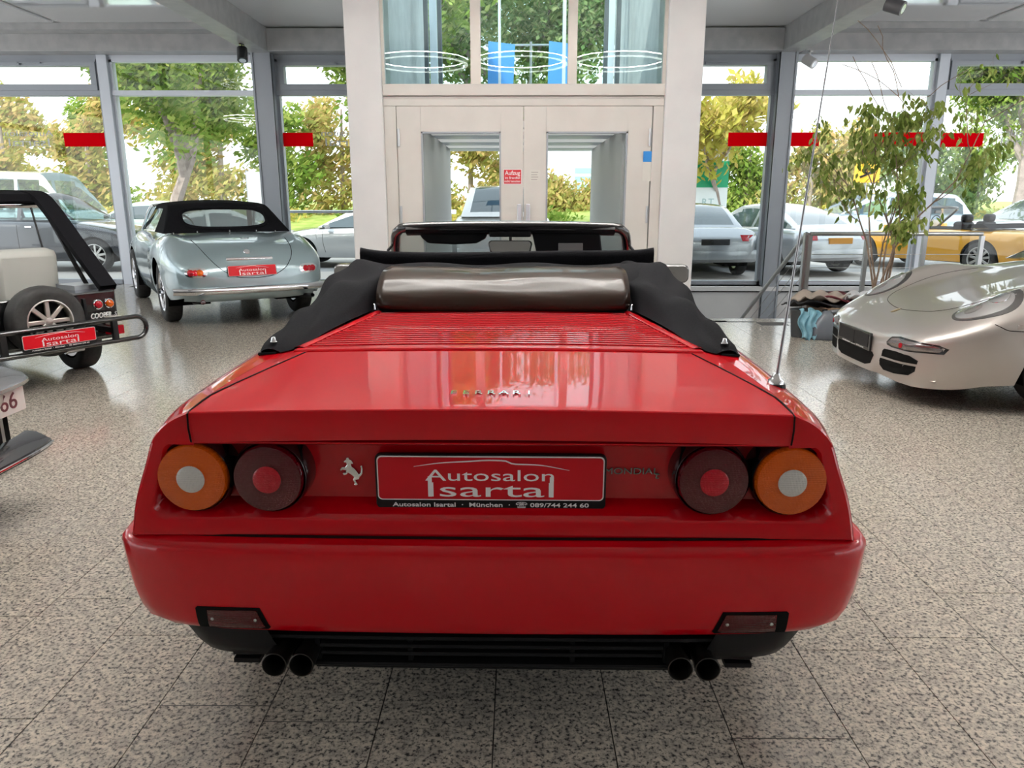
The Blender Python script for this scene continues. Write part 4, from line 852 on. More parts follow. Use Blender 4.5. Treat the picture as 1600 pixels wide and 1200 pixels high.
# ---------------------------------------------------------------- nose of a car cut by the left edge
NC = thing('grey_car_nose', 'grey car nose with white number plate poking in at the left edge', 'car', (-2.22 - 4.08, 2.42, 0), R(-90))
gsil = mat('dark_silver_paint', (.30, .31, .33), .25, .7, coat=1.)
TN = [(0, .72, .6, .70, 3, .3), (.3, .9, .68, .82, 3.2, .25), (1., .98, .72, .86, 3.4, .2), (2.2, .93, .70, .85, 3.6, .2), (3.1, .80, .64, .84, 3.6, .22), (3.7, .68, .58, .82, 3.8, .30), (3.98, .605, .56, .80, 4., .42), (4.05, .585, .55, .79, 4., .44)]
BN, VN = gbody(NC, 'body', TN, 4.05, (.9, 3.25), .31, .35, gsil); liners(NC, (.9, 3.25), .31, .35, .80)
for y in (.9, 3.25):
    for s in (-1, 1): wheel(NC, s * .73, y, .31, .2, n=10, side=s)
cabin(NC, .5, 1.3, 2.0, 2.75, .93, .88, 1.26, .70, .52, gsil, cglass, pillars=(1.4,))
MB().box((-.78, 3.9, .30), (.78, 4.0, .45)).build('grille', dark, NC)
for k in range(26): MB().box((-.72 + .057 * k, 4.0, .31), (-.70 + .057 * k, 4.02, .43)).build('grille_bar', steel, NC)
for zz, yy in ((.548, 4.075), (.45, 4.06)): MB().tube(catmull([(-.82, yy - .25, zz), (-.78, yy - .04, zz), (-.6, yy, zz), (0, yy + .02, zz), (.6, yy, zz), (.78, yy - .04, zz), (.82, yy - .25, zz)], 40), .010, 8).build('trim_strip', chrome, NC, smooth=True)
rows = [[(x, 4.02 + a - .04 * abs(x / .84) ** 10, z) for x in np.linspace(-.84, .84, 31)] for a, z in ((-.2, .66), (.0, .63), (.08, .605), (.105, .58), (.10, .562), (.06, .555))]
MB().grid(rows).build('bonnet_edge', gsil, NC, smooth=True)
rows = [[(x, 4.06 + a - .03 * abs(x / .84) ** 8, z) for x in np.linspace(-.84, .84, 25)] for a, z in ((.0, .33), (.05, .325), (.115, .29), (.12, .265), (.09, .235), (-.2, .22))]
MB().grid(rows).build('front_splitter', mat('dark_gloss_grey', (.05, .052, .058), .15, .3, coat=1.), NC, smooth=True); MB().tube([(x, 4.182 - .03 * abs(x / .84) ** 8, .278) for x in np.linspace(-.84, .84, 25)], .006, 6).build('splitter_edge', chrome, NC, smooth=True)
np_ = MB().box((-.26, 0, -.055), (.26, .012, .055)).build('number_plate', mat('plate_white', (.8, .8, .78), .4), NC, bevel=.002); np_.location = (-.545, 4.065, .50); text('lettering', '766', .105, mat('plate_print', (.12, .03, .04), .5), np_, (-.12, .0125, 0), rot=(PI / 2, 0, PI), sx=1.12, ext=.002)
for s in (-1, 1): decal('headlamp', NC, VN, ellipse(.09, .05, 20, ca=s * .6, cb=.535), *FRONT, lens_w, off=.006, bulge=.01)
MB().lathe([(0, -.05), (.03, -.04), (.035, 0), (.02, .05)], 12, 'y').build('overrider', chrome, NC, smooth=True).location = (-.80, 3.98, .47)

# ---------------------------------------------------------------- silver sports coupe at right
psil = mat('warm_silver_metallic', (.47, .44, .41), .30, .55, coat=1.)
PC = thing('silver_sports_car', 'warm silver sports coupe with oval headlamps at the right', 'car', (2.56 + 4.43, 5.50, 0), R(90))
TP9 = [(0, .62, .55, .66, 2.8, .33), (.15, .78, .62, .78, 2.8, .28), (.6, .93, .70, .89, 2.8, .24), (1.2, .98, .74, .905, 2.8, .2), (2.0, .96, .74, .885, 3., .2), (2.9, .915, .72, .875, 2.8, .2), (3.3, .83, .68, .88, 2.6, .2), (3.7, .735, .61, .895, 2.6, .2), (3.95, .665, .55, .88, 2.6, .19), (4.1, .61, .505, .84, 2.6, .16), (4.22, .56, .465, .775, 2.7, .145), (4.32, .515, .435, .68, 2.8, .14), (4.38, .48, .41, .58, 2.8, .15), (4.415, .455, .395, .46, 2.8, .16), (4.43, .44, .385, .36, 2.8, .17)]
W9 = (.83, 3.18 + .22); 
B9, V9 = gbody(PC, 'body', TP9, 4.43, W9, .325, .365, psil, bumps=[(3.62, .36, .69, .17, .12), (.8, .5, .68, .16, .05), (3.75, .7, .0, .3, -.015)], nv=34, ny=90)
liners(PC, W9, .325, .365, .87)
for y in W9:
    for s in (-1, 1): wheel(PC, s * .75, y, .325, .24, n=5, side=s, rimr=.74)
cabin(PC, .35, 1.5, 2.25, 2.98, .95, .90, 1.30, .70, .50, psil, cglass2, pillars=(1.75,), crown=.04)
for s in (-1, 1):
    hl = decal('headlamp', PC, V9, ellipse(.138, .190, 40, rot=s * R(24), e=2.2, ca=s * .665, cb=3.93), *TOP, mat('headlamp_shade_rim', (.03, .029, .028), .35, coat=.5), off=.003, rings=6)  # dark rim puts shading around the lens into the colour
    decal('headlamp_lens', hl, V9, ellipse(.112, .158, 36, rot=s * R(24), e=2.2, ca=s * .663, cb=3.945), *TOP, mat('headlamp_glass', (.38, .38, .38), .08, .4, coat=1.), off=.007, bulge=.012, rings=7)
    decal('projector', hl, V9, ellipse(.06, .055, 20, ca=s * .680, cb=3.87), *TOP, chrome, off=.02, bulge=.004); decal('reflector', hl, V9, ellipse(.045, .06, 20, ca=s * .65, cb=4.0), *TOP, mat('reflector_shade_grey', (.16, .155, .15), .2, coat=1), off=.0175, bulge=.003)  # dark patch puts the shade inside the headlamp into the colour
    fo, A_, B_, D_ = FRONT
    dr_ = Vector((s * -.42, -1, 0)); side_f = ((0, 0, 0), X_, Z_, dr_)
    def front(nm, poly, m_, **kw): return decal(nm, PC, V9, [(s * a, b_) for a, b_ in poly], *FRONT, m_, **kw)
    il = front('indicator_lamp', [(.40, .405), (.425, .447), (.5, .460), (.62, .455), (.75, .445), (.785, .425), (.77, .388), (.6, .375), (.46, .378), (.41, .388)], blackg, off=.003, skirt=.008)
    decal('lens', il, V9, [(s * a, b_) for a, b_ in [(.42, .408), (.44, .437), (.5, .449), (.62, .444), (.74, .435), (.768, .420), (.755, .398), (.6, .386), (.46, .389)]], *FRONT, mat('indicator_clear', (.22, .20, .20), .15, .7, coat=1.), off=.007, bulge=.006)
    decal('bulb', il, V9, ellipse(.016, .018, 12, ca=s * .55, cb=.408), *FRONT, lens_r2, off=.016)
    front('air_intake', [(.375, .340), (.39, .355), (.5, .357), (.61, .350), (.665, .325), (.66, .300), (.5, .296), (.37, .300)], dark, off=.003, skirt=.004); front('air_intake', [(.355, .265), (.36, .284), (.5, .282), (.655, .284), (.65, .25), (.61, .215), (.5, .203), (.40, .206), (.36, .235)], dark, off=.003, skirt=.004)
    decal('side_marker', PC, V9, [(3.86, .575), (3.86, .60), (3.77, .605), (3.77, .58)], *((RIGHT if s > 0 else LEFT)), mat('marker_grey', (.3, .27, .25), .3, coat=.5), off=.004)
    seamline('bumper_gap', PC, V9, [(3.98, .60), (3.9, .565), (3.8, .56), (3.74, .555)], *((RIGHT if s > 0 else LEFT)), r=.003)
decal('centre_intake', PC, V9, [(-.30, .29), (-.28, .31), (.28, .31), (.30, .29), (.27, .225), (.2, .205), (-.2, .205), (-.27, .225)], *FRONT, dark, off=.003, skirt=.004)
seamline('bonnet_gap', PC, V9, [(-.52, 3.3), (-.50, 3.7), (-.44, 3.98), (-.3, 4.10), (0, 4.15), (.3, 4.10), (.44, 3.98), (.50, 3.7), (.52, 3.3)], *TOP, r=.002)
decal('bonnet_badge', PC, V9, ellipse(.022, .035, 16, cb=4.18), *TOP, mat('crest', (.45, .36, .2), .3, .7), off=.003, bulge=.003)
h = V9.ray_cast(Vector((0, 9, .40)), -Y_)[0].y
pf = MB().box((-.265, 0, -.065), (.265, .02, .065)).build('number_plate', blackg, PC, bevel=.006); pf.location = (0, h + .005, .375); MB().box((-.24, .018, -.04), (.24, .0225, .05)).build('plate_insert', black, pf)
text('lettering', 'Autosalon Isartal · München · 089/744 244 60', .016, white, pf, (0, .0205, -.053), rot=(PI / 2, 0, PI), ext=.0005, sx=1.2)
MB().box((-.02, .02, -.05), (.02, .026, .05)).build('plate_clip', black, pf); rows = [[(x, 4.36 - .22 * abs(x / .8) ** 3 + a, z) for x in np.linspace(-.74, .74, 21)] for a, z in ((.04, .215), (.06, .20), (.05, .185), (-.1, .18))]
MB().grid(rows).build('lip', psil, PC, smooth=True); MB().box((-.45, 4.0, .10), (.45, 4.2, .17)).build('underbody_flap', black, PC, bevel=.02); MB().box((-.7, .5, .17), (.7, 3.95, .24)).build('underbody', dark, PC)

# ---------------------------------------------------------------- cars parked outside
def simple_car(name, label, loc, rz, L, H, w, m, style='saloon', rear=None, group='cars parked outside', wr=.31, plate=None, gl=None, lampm=None, z=-.05):
    c = thing(name, label, 'car', (loc[0], loc[1], z), rz, group); gl = gl or cglass
    belt = H * .66 if style != 'van' else H * .55
    if style == 'suv': tab = [(0, belt * .86, belt * .75, w * .86, 5, .38), (.06, belt * .98, belt * .78, w * .95, 4.5, .33), (.4, belt * 1.02, belt * .8, w, 4.5, .28), (L * .6, belt * 1.02, belt * .8, w, 4.5, .25), (L * .75, belt * 1.0, belt * .78, w, 4., .25), (L - .25, belt * .86, belt * .66, w * .96, 3.6, .28), (L, belt * .62, belt * .5, w * .8, 3., .35)]
    elif style == 'van': tab = [(0, belt * .98, belt * .8, w * .9, 6, .36), (.08, belt * 1.0, belt * .82, w, 6, .32), (L - .3, belt, belt * .8, w, 6, .3), (L - .05, belt * .92, belt * .7, w * .95, 5, .32), (L, belt * .8, belt * .6, w * .85, 4, .4)]
    else: tab = [(0, belt * .80, belt * .68, w * .80, 4, .38), (.05, belt * .98, belt * .74, w * .90, 4, .33), (.25, belt * 1.03, belt * .78, w * .97, 4, .28), (L * .3, belt * 1.03, belt * .8, w, 4, .23), (L * .65, belt * 1.0, belt * .78, w, 4., .22), (L - .5, belt * .86, belt * .68, w * .96, 3.5, .25), (L - .1, belt * .70, belt * .55, w * .86, 3., .3), (L, belt * .58, belt * .5, w * .74, 3., .36)]
    wy = (L * .20, L * .80 if style != 'van' else L * .78); ra = wr + .045
    B, V = gbody(c, 'body', tab, L, wy, wr, ra, m, nv=18, ny=36); liners(c, wy, wr, ra, w * .97)
    for y in wy:
        for s in (-1, 1): wheel(c, s * (w - .11), y, wr, .2, n=9, side=s, rimr=.68)
    bt = belt * .99
    if style == 'suv': cabin(c, .05, .45, L * .52, L * .72, bt, bt, H - .04, w * .88, w * .68, m, gl, pillars=(L * .30, L * .46), crown=.04)
    elif style == 'van': cabin(c, .05, .18, L * .82, L * .97, bt, bt * .95, H - .05, w * .97, w * .80, m, gl, pillars=(L * .25, L * .5, L * .7), crown=.05)
    elif style == 'coupe': cabin(c, L * .08, L * .36, L * .52, L * .72, bt, bt, H - .03, w * .86, w * .62, m, gl, pillars=(L * .38,), crown=.03)
    elif style == 'round': cabin(c, L * .04, L * .26, L * .55, L * .72, bt, bt, H - .04, w * .88, w * .68, m, gl, pillars=(L * .26, L * .46), crown=.06)
    elif style != 'open': cabin(c, L * .15, L * .30, L * .52, L * .71, bt, bt, H - .03, w * .86, w * .64, m, gl, pillars=(L * .27, L * .45), crown=.03)
    zl = belt * .82
    for s in (-1, 1):
        decal('tail_lamp', c, V, [(s * a, b_) for a, b_ in ((w * .84, zl - .05), (w * .84, zl + .06), (w * .55, zl + .06), (w * .58, zl - .05))], *REAR, lampm or lens_r2, off=.006, rings=3); decal('headlamp', c, V, ellipse(.13, .06, 16, ca=s * w * .62, cb=belt * .62), *FRONT, lens_w, off=.006, rings=3)
        S = RIGHT if s > 0 else LEFT
        seamline('door_gap', c, V, [(L * .46, belt * .95), (L * .46, .6), (L * .46, .33)], *S, r=.005, n=12); seamline('door_gap', c, V, [(L * .69, belt * .92), (L * .69, .6), (L * .68, .33)], *S, r=.005, n=12)
        MB().box((s * w - .03, L * .50, belt * .86), (s * w + .012, L * .53, belt * .885)).build('door_handle', chrome, c)
        o = MB().box((-.06, -.05, -.05), (.06, .05, .05)).build('door_mirror', m, c, bevel=.02); o.location = (s * (w + .06), L * .66, belt * 1.03)
    hy_ = V.ray_cast(Vector((0, -2, zl - .06)), Y_)[0].y; MB().box((-.26, hy_ - .03, zl - .12), (.26, hy_ + .03, zl - .01)).build('number_plate', plate or blackg, c, bevel=.006)
    rows = [[(x * w * .97, -.05 + .14 * abs(x) ** 4 + a, z_) for x in np.linspace(-1, 1, 15)] for a, z_ in ((.06, .52), (0, .51), (-.01, .45), (.0, .36), (.08, .30))]; MB().grid(rows).build('bumper', m, c, smooth=True)
    MB().box((-w * .7, wy[0] + .4, .2), (w * .7, wy[1] - .4, .26)).build('underbody', dark, c)
    return c, V
cpaint = lambda n, c, me=.4, r=.25: mat(n, c, r, me, coat=1.)
EAST = R(-90); WEST = R(90)
simple_car('dark_saloon', 'dark blue-black rounded saloon parked outside the left window', (-11.95, 15.85), EAST, 4.35, 1.56, .86, cpaint('blue_black_paint', (.012, .017, .028), 0.), 'round', wr=.33, gl=cglass2)
simple_car('camper_van', 'pale camper van with white roof parked behind the dark saloon', (-15.9, 19.8), EAST, 4.9, 2.15, .92, cpaint('cream_white_paint', (.80, .80, .77), 0.), 'van', wr=.33, gl=cglass2)
simple_car('pale_green_car', 'pale green car behind the classic roadster', (-11.9, 22.3), R(-100), 4.1, 1.38, .8, cpaint('pale_green_paint', (.45, .58, .50), .1), 'round')
rc_, rv_ = simple_car('white_rally_car', 'white car with black roundel left of the classic roadster', (-8.9, 17.6), R(-60), 4.0, 1.22, .8, cpaint('bright_white_paint', (.85, .85, .85), 0.), 'coupe')
decal('roundel', rc_, rv_, ellipse(.2, .2, 24, ca=0, cb=3.3), *TOP, blackg, off=.006); decal('stripe', rc_, rv_, [(-.5, 2.9), (.5, 2.9), (.5, 3.0), (-.5, 3.0)], *TOP, lens_r2, off=.006)
simple_car('silver_white_coupe', 'silver white coupe parked outside left of the lift', (-1.1, 16.9), WEST, 4.4, 1.3, .88, cpaint('silver_white_paint', (.58, .58, .58), .3), 'coupe')
simple_car('white_suv', 'white SUV seen from behind through the left lift door', (-.25, 14.3), R(4), 4.5, 1.70, .92, cpaint('bright_white_paint', (.85, .85, .85), 0.), 'suv', wr=.34)
simple_car('grey_saloon', 'grey saloon seen from behind outside right of the lift', (3.60, 13.75), R(3), 4.43, 1.36, .86, cpaint('mid_grey_metallic', (.33, .35, .37), .5), 'saloon')
simple_car('silver_coupe', 'silver coupe right of the grey steel column outside', (6.05, 14.2), R(18), 4.4, 1.36, .88, cpaint('light_silver_paint', (.55, .57, .60), .5), 'coupe', plate=mat('plate_yellow', (.7, .3, .03), .5))
simple_car('light_blue_estate', 'light blue estate car behind the silver coupe', (11.6, 20.2), WEST, 4.7, 1.62, .9, cpaint('light_blue_paint', (.50, .58, .68), .3), 'suv', gl=cglass2)
simple_car('silver_hatchback', 'pale silver hatchback behind the indoor tree', (14.4, 17.9), WEST, 4.2, 1.5, .88, cpaint('pale_silver_paint', (.62, .66, .70), .3), 'suv')
simple_car('blue_estate', 'blue estate with silver roof rails behind the yellow convertible', (17.8, 20.6), WEST, 4.8, 1.6, .9, cpaint('steel_blue_paint', (.16, .24, .36), .4), 'suv')
# yellow convertible
yel = cpaint('yellow_paint', (.75, .36, .02), .1)
YC, YV = simple_car('yellow_convertible', 'yellow open convertible parked outside at the right edge', (10.0, 14.1), R(27), 4.3, 1.27, .88, yel, 'open', wr=.32)
MB().box((-.66, 1.2, .5), (.66, 2.7, .86)).build('cockpit', dark, YC)
MB().tube(catmull([(-.74, 2.85, .84), (-.6, 2.35, 1.24), (0, 2.3, 1.27), (.6, 2.35, 1.24), (.74, 2.85, .84)], 30), .03, 8).build('windscreen_frame', blackg, YC, smooth=True)
MB().grid([[(x * (.60 + .12 * t_), 2.33 + .5 * t_ + .05 * (1 - x * x), 1.25 - .4 * t_) for x in np.linspace(-1, 1, 9)] for t_ in np.linspace(0, 1, 5)]).build('windscreen', screen, YC, smooth=True)
for s in (-1, 1): o = MB().box((-.22, -.1, .5), (.22, .1, 1.0)).build('seat', black, YC, bevel=.06); o.location = (s * .36, 1.55, 0); o = MB().box((-.14, -.07, .98), (.14, .06, 1.14)).build('headrest', black, YC, bevel=.05, smooth=True); o.location = (s * .36, 1.5, 0)
MB().lathe([(.17, -.01), (.185, 0), (.17, .01), (.16, 0), (.17, -.01)], 28, 'y').build('steering_wheel', black, YC, smooth=True).location = (-.36, 2.15, .93)
MB().grid([[(x * .8, y, z) for x in np.linspace(-1, 1, 9)] for y, z in ((.75, .88), (.9, .97), (1.15, .96), (1.2, .88))]).build('folded_top', fabric, YC, smooth=True); MB().box((-.1, 2.36, 1.14), (.1, 2.39, 1.20)).build('rear_view_mirror', blackg, YC)

# ---------------------------------------------------------------- clutter by the stair railing
cb_ = thing('cardboard_box', 'brown cardboard box holding floor mats behind the grey canister', 'box', (3.36, 7.72, 0), R(8)); card = noisy('cardboard', (.20, .13, .085), (.25, .17, .11), 8, .8)
MB().box((-.26, -.2, 0), (.26, -.19, .3)).box((-.26, .19, 0), (.26, .2, .3)).box((-.26, -.2, 0), (-.25, .2, .3)).box((.25, -.2, 0), (.26, .2, .3)).box((-.26, -.2, 0), (.26, .2, .01)).build('carton', card, cb_); MB().box((-.26, -.32, .27), (.26, -.2, .285)).build('flap', card, cb_)
def mat_sheet(x, y, z, w, d, m_, lab, rz):
    t_ = thing('floor_mat', lab, 'mat', (x, y, z), rz, 'car mats piled on the box'); rows = [[(u * w / 2, v * d / 2, .03 * math.sin(3 * u + 2 * v) + .018 * math.sin(7 * v - 4 * u) - .05 * max(0, abs(u) - .72)) for u in np.linspace(-1, 1, 17)] for v in np.linspace(-1, 1, 11)]
    MB().grid(rows).build('mat_sheet', m_, t_, smooth=True, solid=.015)
mat_sheet(3.24, 7.75, .335, .80, .42, mat('mat_black', (.015, .015, .017), .8), 'black car mat, lowest on the cardboard box', .1); mat_sheet(3.42, 7.72, .375, .62, .36, mat('mat_red', (.10, .008, .015), .8), 'dark red car mat lying on the pile', -.15); mat_sheet(3.12, 7.68, .40, .50, .34, mat('mat_beige', (.32, .27, .23), .8), 'beige folded mat on top of the pile', .4); mat_sheet(3.52, 7.6, .405, .34, .26, mat('mat_grey', (.5, .52, .54), .7), 'light grey folded sheet on the pile at right', .0)
cn = thing('grey_canister', 'grey plastic canister with moulded handle on the floor', 'canister', (3.10, 7.40, 0), R(-15)); cang = mat('canister_grey', (.10, .115, .135), .4)
rows = [[(x * a, y * b_ + .0, z) for x, y in [(math.copysign(abs(math.cos(t)) ** .5, math.cos(t)), math.copysign(abs(math.sin(t)) ** .5, math.sin(t))) for t in np.linspace(0, 2 * PI, 25)[:-1]]] for a, b_, z in ((.13, .09, 0), (.145, .10, .015), (.145, .10, .10), (.12, .095, .17), (.06, .07, .25), (.035, .04, .29), (.001, .001, .292))]
MB().grid(rows, True).add(rows[0], [tuple(range(24))]).build('body', cang, cn, smooth=True, ang=60); MB().tube(catmull([(.02, 0, .275), (.10, -.02, .29), (.165, -.02, .23), (.155, -.02, .10)], 16), .020, 8).build('handle', cang, cn, smooth=True); MB().lathe([(.026, .27), (.026, .30), (0, .30)], 14, 'z', (-.02, 0, 0)).build('cap', black, cn)
cl = thing('blue_cloth', 'light blue cleaning cloth draped beside the grey canister', 'cloth', (2.90, 7.42, 0), R(10)); rows = []
for i, v in enumerate(np.linspace(0, 1, 16)): rows.append([(u * (.09 + .03 * math.sin(4 * v)) + .02 * math.sin(9 * v), -.03 - .10 * (1 - (1 - v) ** 2) * .5 + .025 * math.sin(10 * u + 5 * v), .30 - .29 * v ** 1.3 + .02 * math.sin(6 * u)) for u in np.linspace(-1, 1, 18)])
MB().grid(rows).build('cloth_sheet', noisy('blue_cloth', (.20, .42, .52), (.28, .52, .62), 20, .9), cl, smooth=True, solid=.006, ang=180)
bk = thing('dark_bucket', 'dark bucket under the blue cloth', 'bucket', (2.90, 7.54, 0)); MB().lathe([(0, .004), (.085, .004), (.11, .27), (.118, .28), (.112, .285), (.08, .02), (0, .02)], 24, 'z').build('bucket_body', mat('bucket_dark', (.03, .035, .04), .5), bk, smooth=True)

# ---------------------------------------------------------------- indoor tree
bark = noisy('ficus_bark', (.20, .14, .10), (.30, .22, .16), 30, .8)
fic = leafmat('ficus_leaf', (.13, .20, .04), (.28, .37, .09), (.50, .54, .20), .4)
PT = thing('indoor_fig_tree', 'tall thin weeping fig tree in a dark pot by the railing', 'plant', (4.0, 8.25, 0))
MB().lathe([(0, .01), (.15, .01), (.20, .30), (.215, .32), (.2, .33), (.185, .30), (0, .29)], 28, 'z').build('pot', mat('pot_dark', (.05, .048, .045), .5), PT, smooth=True, ang=40)
MB().lathe([(.185, .30), (0, .305)], 20, 'z').build('soil', noisy('soil', (.03, .022, .016), (.06, .045, .03), 40, .95), PT)
rnd = random.Random(5); twigs = []; stems = MB(); dry = MB()
def limb(p, d, L, r, depth, top):
    n = 7; q = [p]; 
    for k in range(n):
        d = (d + Vector((rnd.gauss(0, .13), rnd.gauss(0, .13), rnd.gauss(.05 if depth < 2 else -.02, .10)))).normalized(); q.append(q[-1] + d * L / n)
    stems.tube(q, [r * (1 - .7 * k / n) for k in range(n + 1)], 6)
    if depth >= 1: twigs.extend(q[2:])
    if depth < 3:
        for k in range(3, n + 1):
            if rnd.random() < (.75 if depth else .55): a = rnd.uniform(0, 2 * PI); limb(q[k], (d * .5 + Vector((math.cos(a), math.sin(a), .35))).normalized(), L * rnd.uniform(.28, .5), r * .45, depth + 1, top)
for k in range(7): a = k * .9; limb(Vector((.05 * math.cos(a), .05 * math.sin(a), .28)), Vector((.12 * math.cos(a), .12 * math.sin(a), 1)).normalized(), rnd.uniform(1.1, 2.3), .013, 0, 0)
stems.build('stem', bark, PT, smooth=True)
lm = MB().add([(0, 0, 0), (.017, .026, .004), (.011, .055, 0), (0, .075, -.008), (-.011, .055, 0), (-.017, .026, .004)], [(0, 1, 2, 3), (0, 3, 4, 5)]).build('leaf', fic); lme = lm.data; bpy.data.objects.remove(lm)
def keep(p):      # foliage is dense low and in a few clumps, sparse high up
    z = p.z
    if z < .45: return .5
    if z < 1.25: return 1.
    if z < 1.75: return .6
    if z < 2.3: return .65
    return .12
leaves = []
for p in twigs:
    for k in range(7):
        if rnd.random() < keep(p): leaves.append((p + Vector((rnd.gauss(0, .05), rnd.gauss(0, .05), rnd.gauss(-.02, .05))), (rnd.uniform(-2.2, -.6), rnd.uniform(-.5, .5), rnd.uniform(0, 6.28)), rnd.uniform(.85, 1.45)))
rnd.shuffle(leaves)
for p, e, s in leaves[:300]:
    o = bpy.data.objects.new('leaf', lme); COL.objects.link(o); o.parent = PT; o.location = p; o.rotation_euler = e; o.scale = (s,) * 3
lb = MB()
from mathutils import Euler
for p, e, s in leaves[300:1700]:
    M = Matrix.Translation(p) @ Euler(e).to_matrix().to_4x4() @ Matrix.Scale(s, 4); lb.add([tuple(M @ v.co) for v in lme.vertices], [tuple(f.vertices) for f in lme.polygons])
if lb.v: lb.build('foliage', fic, PT, fix=False)['kind'] = 'stuff'
for k in range(6):
    a = rnd.uniform(-.5, .5); q = [Vector((a * .3, 0, 2.0 + .1 * k))]; d = Vector((rnd.uniform(-.8, .8), rnd.uniform(-.3, .3), .8))
    for j in range(6): d = (d + Vector((rnd.gauss(0, .2), 0, rnd.gauss(0, .15)))).normalized(); q.append(q[-1] + d * .14)
    dry.tube(q, .004, 4)
dry.build('dry_twig', bark, PT)

# ---------------------------------------------------------------- outside
asph = noisy('asphalt', (.30, .30, .30), (.36, .355, .35), 3, .85, bump=.1, bscale=120)
pave = mat('paver_stone', (.55, .50, .46), .8); t = nd(pave, 'ShaderNodeTexCoord'); vb_ = nd(pave, 'ShaderNodeTexBrick', Scale=6.); lk(pave, t.outputs['Object'], vb_.inputs['Vector']); vb_.inputs['Color1'].default_value = (.58, .52, .47, 1); vb_.inputs['Color2'].default_value = (.50, .46, .43, 1); vb_.inputs['Mortar'].default_value = (.36, .34, .32, 1); vb_.inputs['Mortar Size'].default_value = .02; lk(pave, vb_.outputs[0], pave.node_tree.nodes['Principled BSDF'].inputs['Base Color'])
grass = noisy('grass', (.26, .36, .06), (.42, .48, .12), 2.5, .9, detail=8, bump=.4, bscale=30)
tag(MB().box((-60, YF + .05, -.3), (60, 15.2, -.05)).build('paved_forecourt', pave), 'pale paved forecourt outside the windows', 'paving', kind='structure')
tag(MB().box((-60, 15.2, -.3), (60, 23.5, -.06)).build('asphalt_car_park', asph), 'grey car park outside', 'ground', kind='structure')
rows = [[(x, y, z + .05 * math.sin(x * .7)) for x in np.linspace(-70, 70, 60)] for y, z in ((23.4, -.1), (23.6, .12), (26, .35), (30, .75), (36, 1.0), (60, 1.1), (150, 1.2))]
tag(MB().grid(rows).build('grass_bank', grass, smooth=True), 'green grass bank behind the car park', 'grass', kind='structure')
def leafball(mb, c, rx, rz, n, size, hollow=.35):
    for _ in range(n):
        v = Vector((rng.normal(), rng.normal(), rng.normal())).normalized() * (hollow + (1 - hollow) * rng.random()) ; p = Vector(c) + Vector((v.x * rx, v.y * rx, v.z * rz)); s = size * (.6 + .8 * rng.random())
        u = Vector((rng.normal(), rng.normal(), rng.normal())).normalized(); w = u.orthogonal().normalized() * s; u = u * s * .8
        mb.add([p - w, p - u * .5, p + w, p + u * .5], [(0, 1, 2, 3)])
tbark = noisy('tree_bark', (.30, .24, .21), (.42, .34, .30), 8, .9, bump=.4, bscale=40)
def tree(name, label, loc, h_trunk, crown, leafm, n, size=.16, seed=1, lean=0, r=.16, group='trees outside'):
    t_ = thing(name, label, 'tree', loc, 0, group); rn = random.Random(seed); tr = MB(); fo = MB(); ends = []
    def br(p, d, L, r_, dep):
        q = [p]
        for k in range(5): d = (d + Vector((rn.gauss(0, .10), rn.gauss(0, .10), rn.gauss(.03, .06)))).normalized(); q.append(q[-1] + d * L / 5)
        tr.tube(q, [r_ * (1 - .4 * k / 5) for k in range(6)], 7)
        if dep >= 1: ends.append(q[-1]); ends.append(q[3])
        if dep < 3:
            for k in range(3 if dep else 4): a = rn.uniform(0, 2 * PI) + k * 2.1; br(q[-1 - (k % 2)], (d * .9 + Vector((math.cos(a), math.sin(a), .25)) * .75).normalized(), L * rn.uniform(.55, .8), r_ * .55, dep + 1)
    br(Vector((0, 0, -.2)), Vector((lean, 0, 1)), h_trunk, r, 0)
    tr.build('trunk', tbark, t_, smooth=True)
    per = max(8, n // max(1, len(ends)))
    for e in ends: leafball(fo, e, crown, crown * .75, per, size, .2)
    o = fo.build('foliage', leafm, t_, fix=False); o['kind'] = 'stuff'; return t_
LG = leafmat('leaf_green', (.15, .26, .04), (.28, .40, .08), (.48, .52, .15)); LY = leafmat('leaf_yellow', (.42, .42, .07), (.58, .52, .12), (.68, .52, .18)); LO = leafmat('leaf_autumn', (.32, .36, .10), (.52, .46, .15), (.64, .44, .20)); LD = leafmat('leaf_deep', (.13, .23, .08), (.25, .36, .13), (.42, .47, .20))
tree('street_tree', 'maple tree with forked trunk behind the classic roadster', (-8.9, 19.3, 0), 2.75, 1.0, LG, 22000, .10, 3, 0, .20)
tree('street_tree', 'green tree partly hidden by the left lift pillar', (-3.6, 18.9, 0), 3.2, .9, LG, 14000, .10, 11, .12, .16)
tree('street_tree', 'big green tree seen through the lift shaft glass', (.1, 20.4, 0), 3.5, 1.2, LD, 24000, .10, 21, 0, .2)
tree('street_tree', 'small yellow tree outside right of the lift', (6.2, 22.5, .1), 2.2, .55, LY, 2600, .15, 5, .02, .08)
tree('street_tree', 'broad green tree at the right behind the blue estate', (15.0, 22.8, .1), 3.2, 1.2, LG, 24000, .11, 9, 0, .24)
ONES = 'first second third fourth fifth sixth seventh eighth ninth tenth eleventh twelfth thirteenth fourteenth fifteenth sixteenth seventeenth eighteenth nineteenth'.split(); ORD = ONES + ['twentieth'] + ['twenty-' + w for w in ONES[:9]] + ['thirtieth']
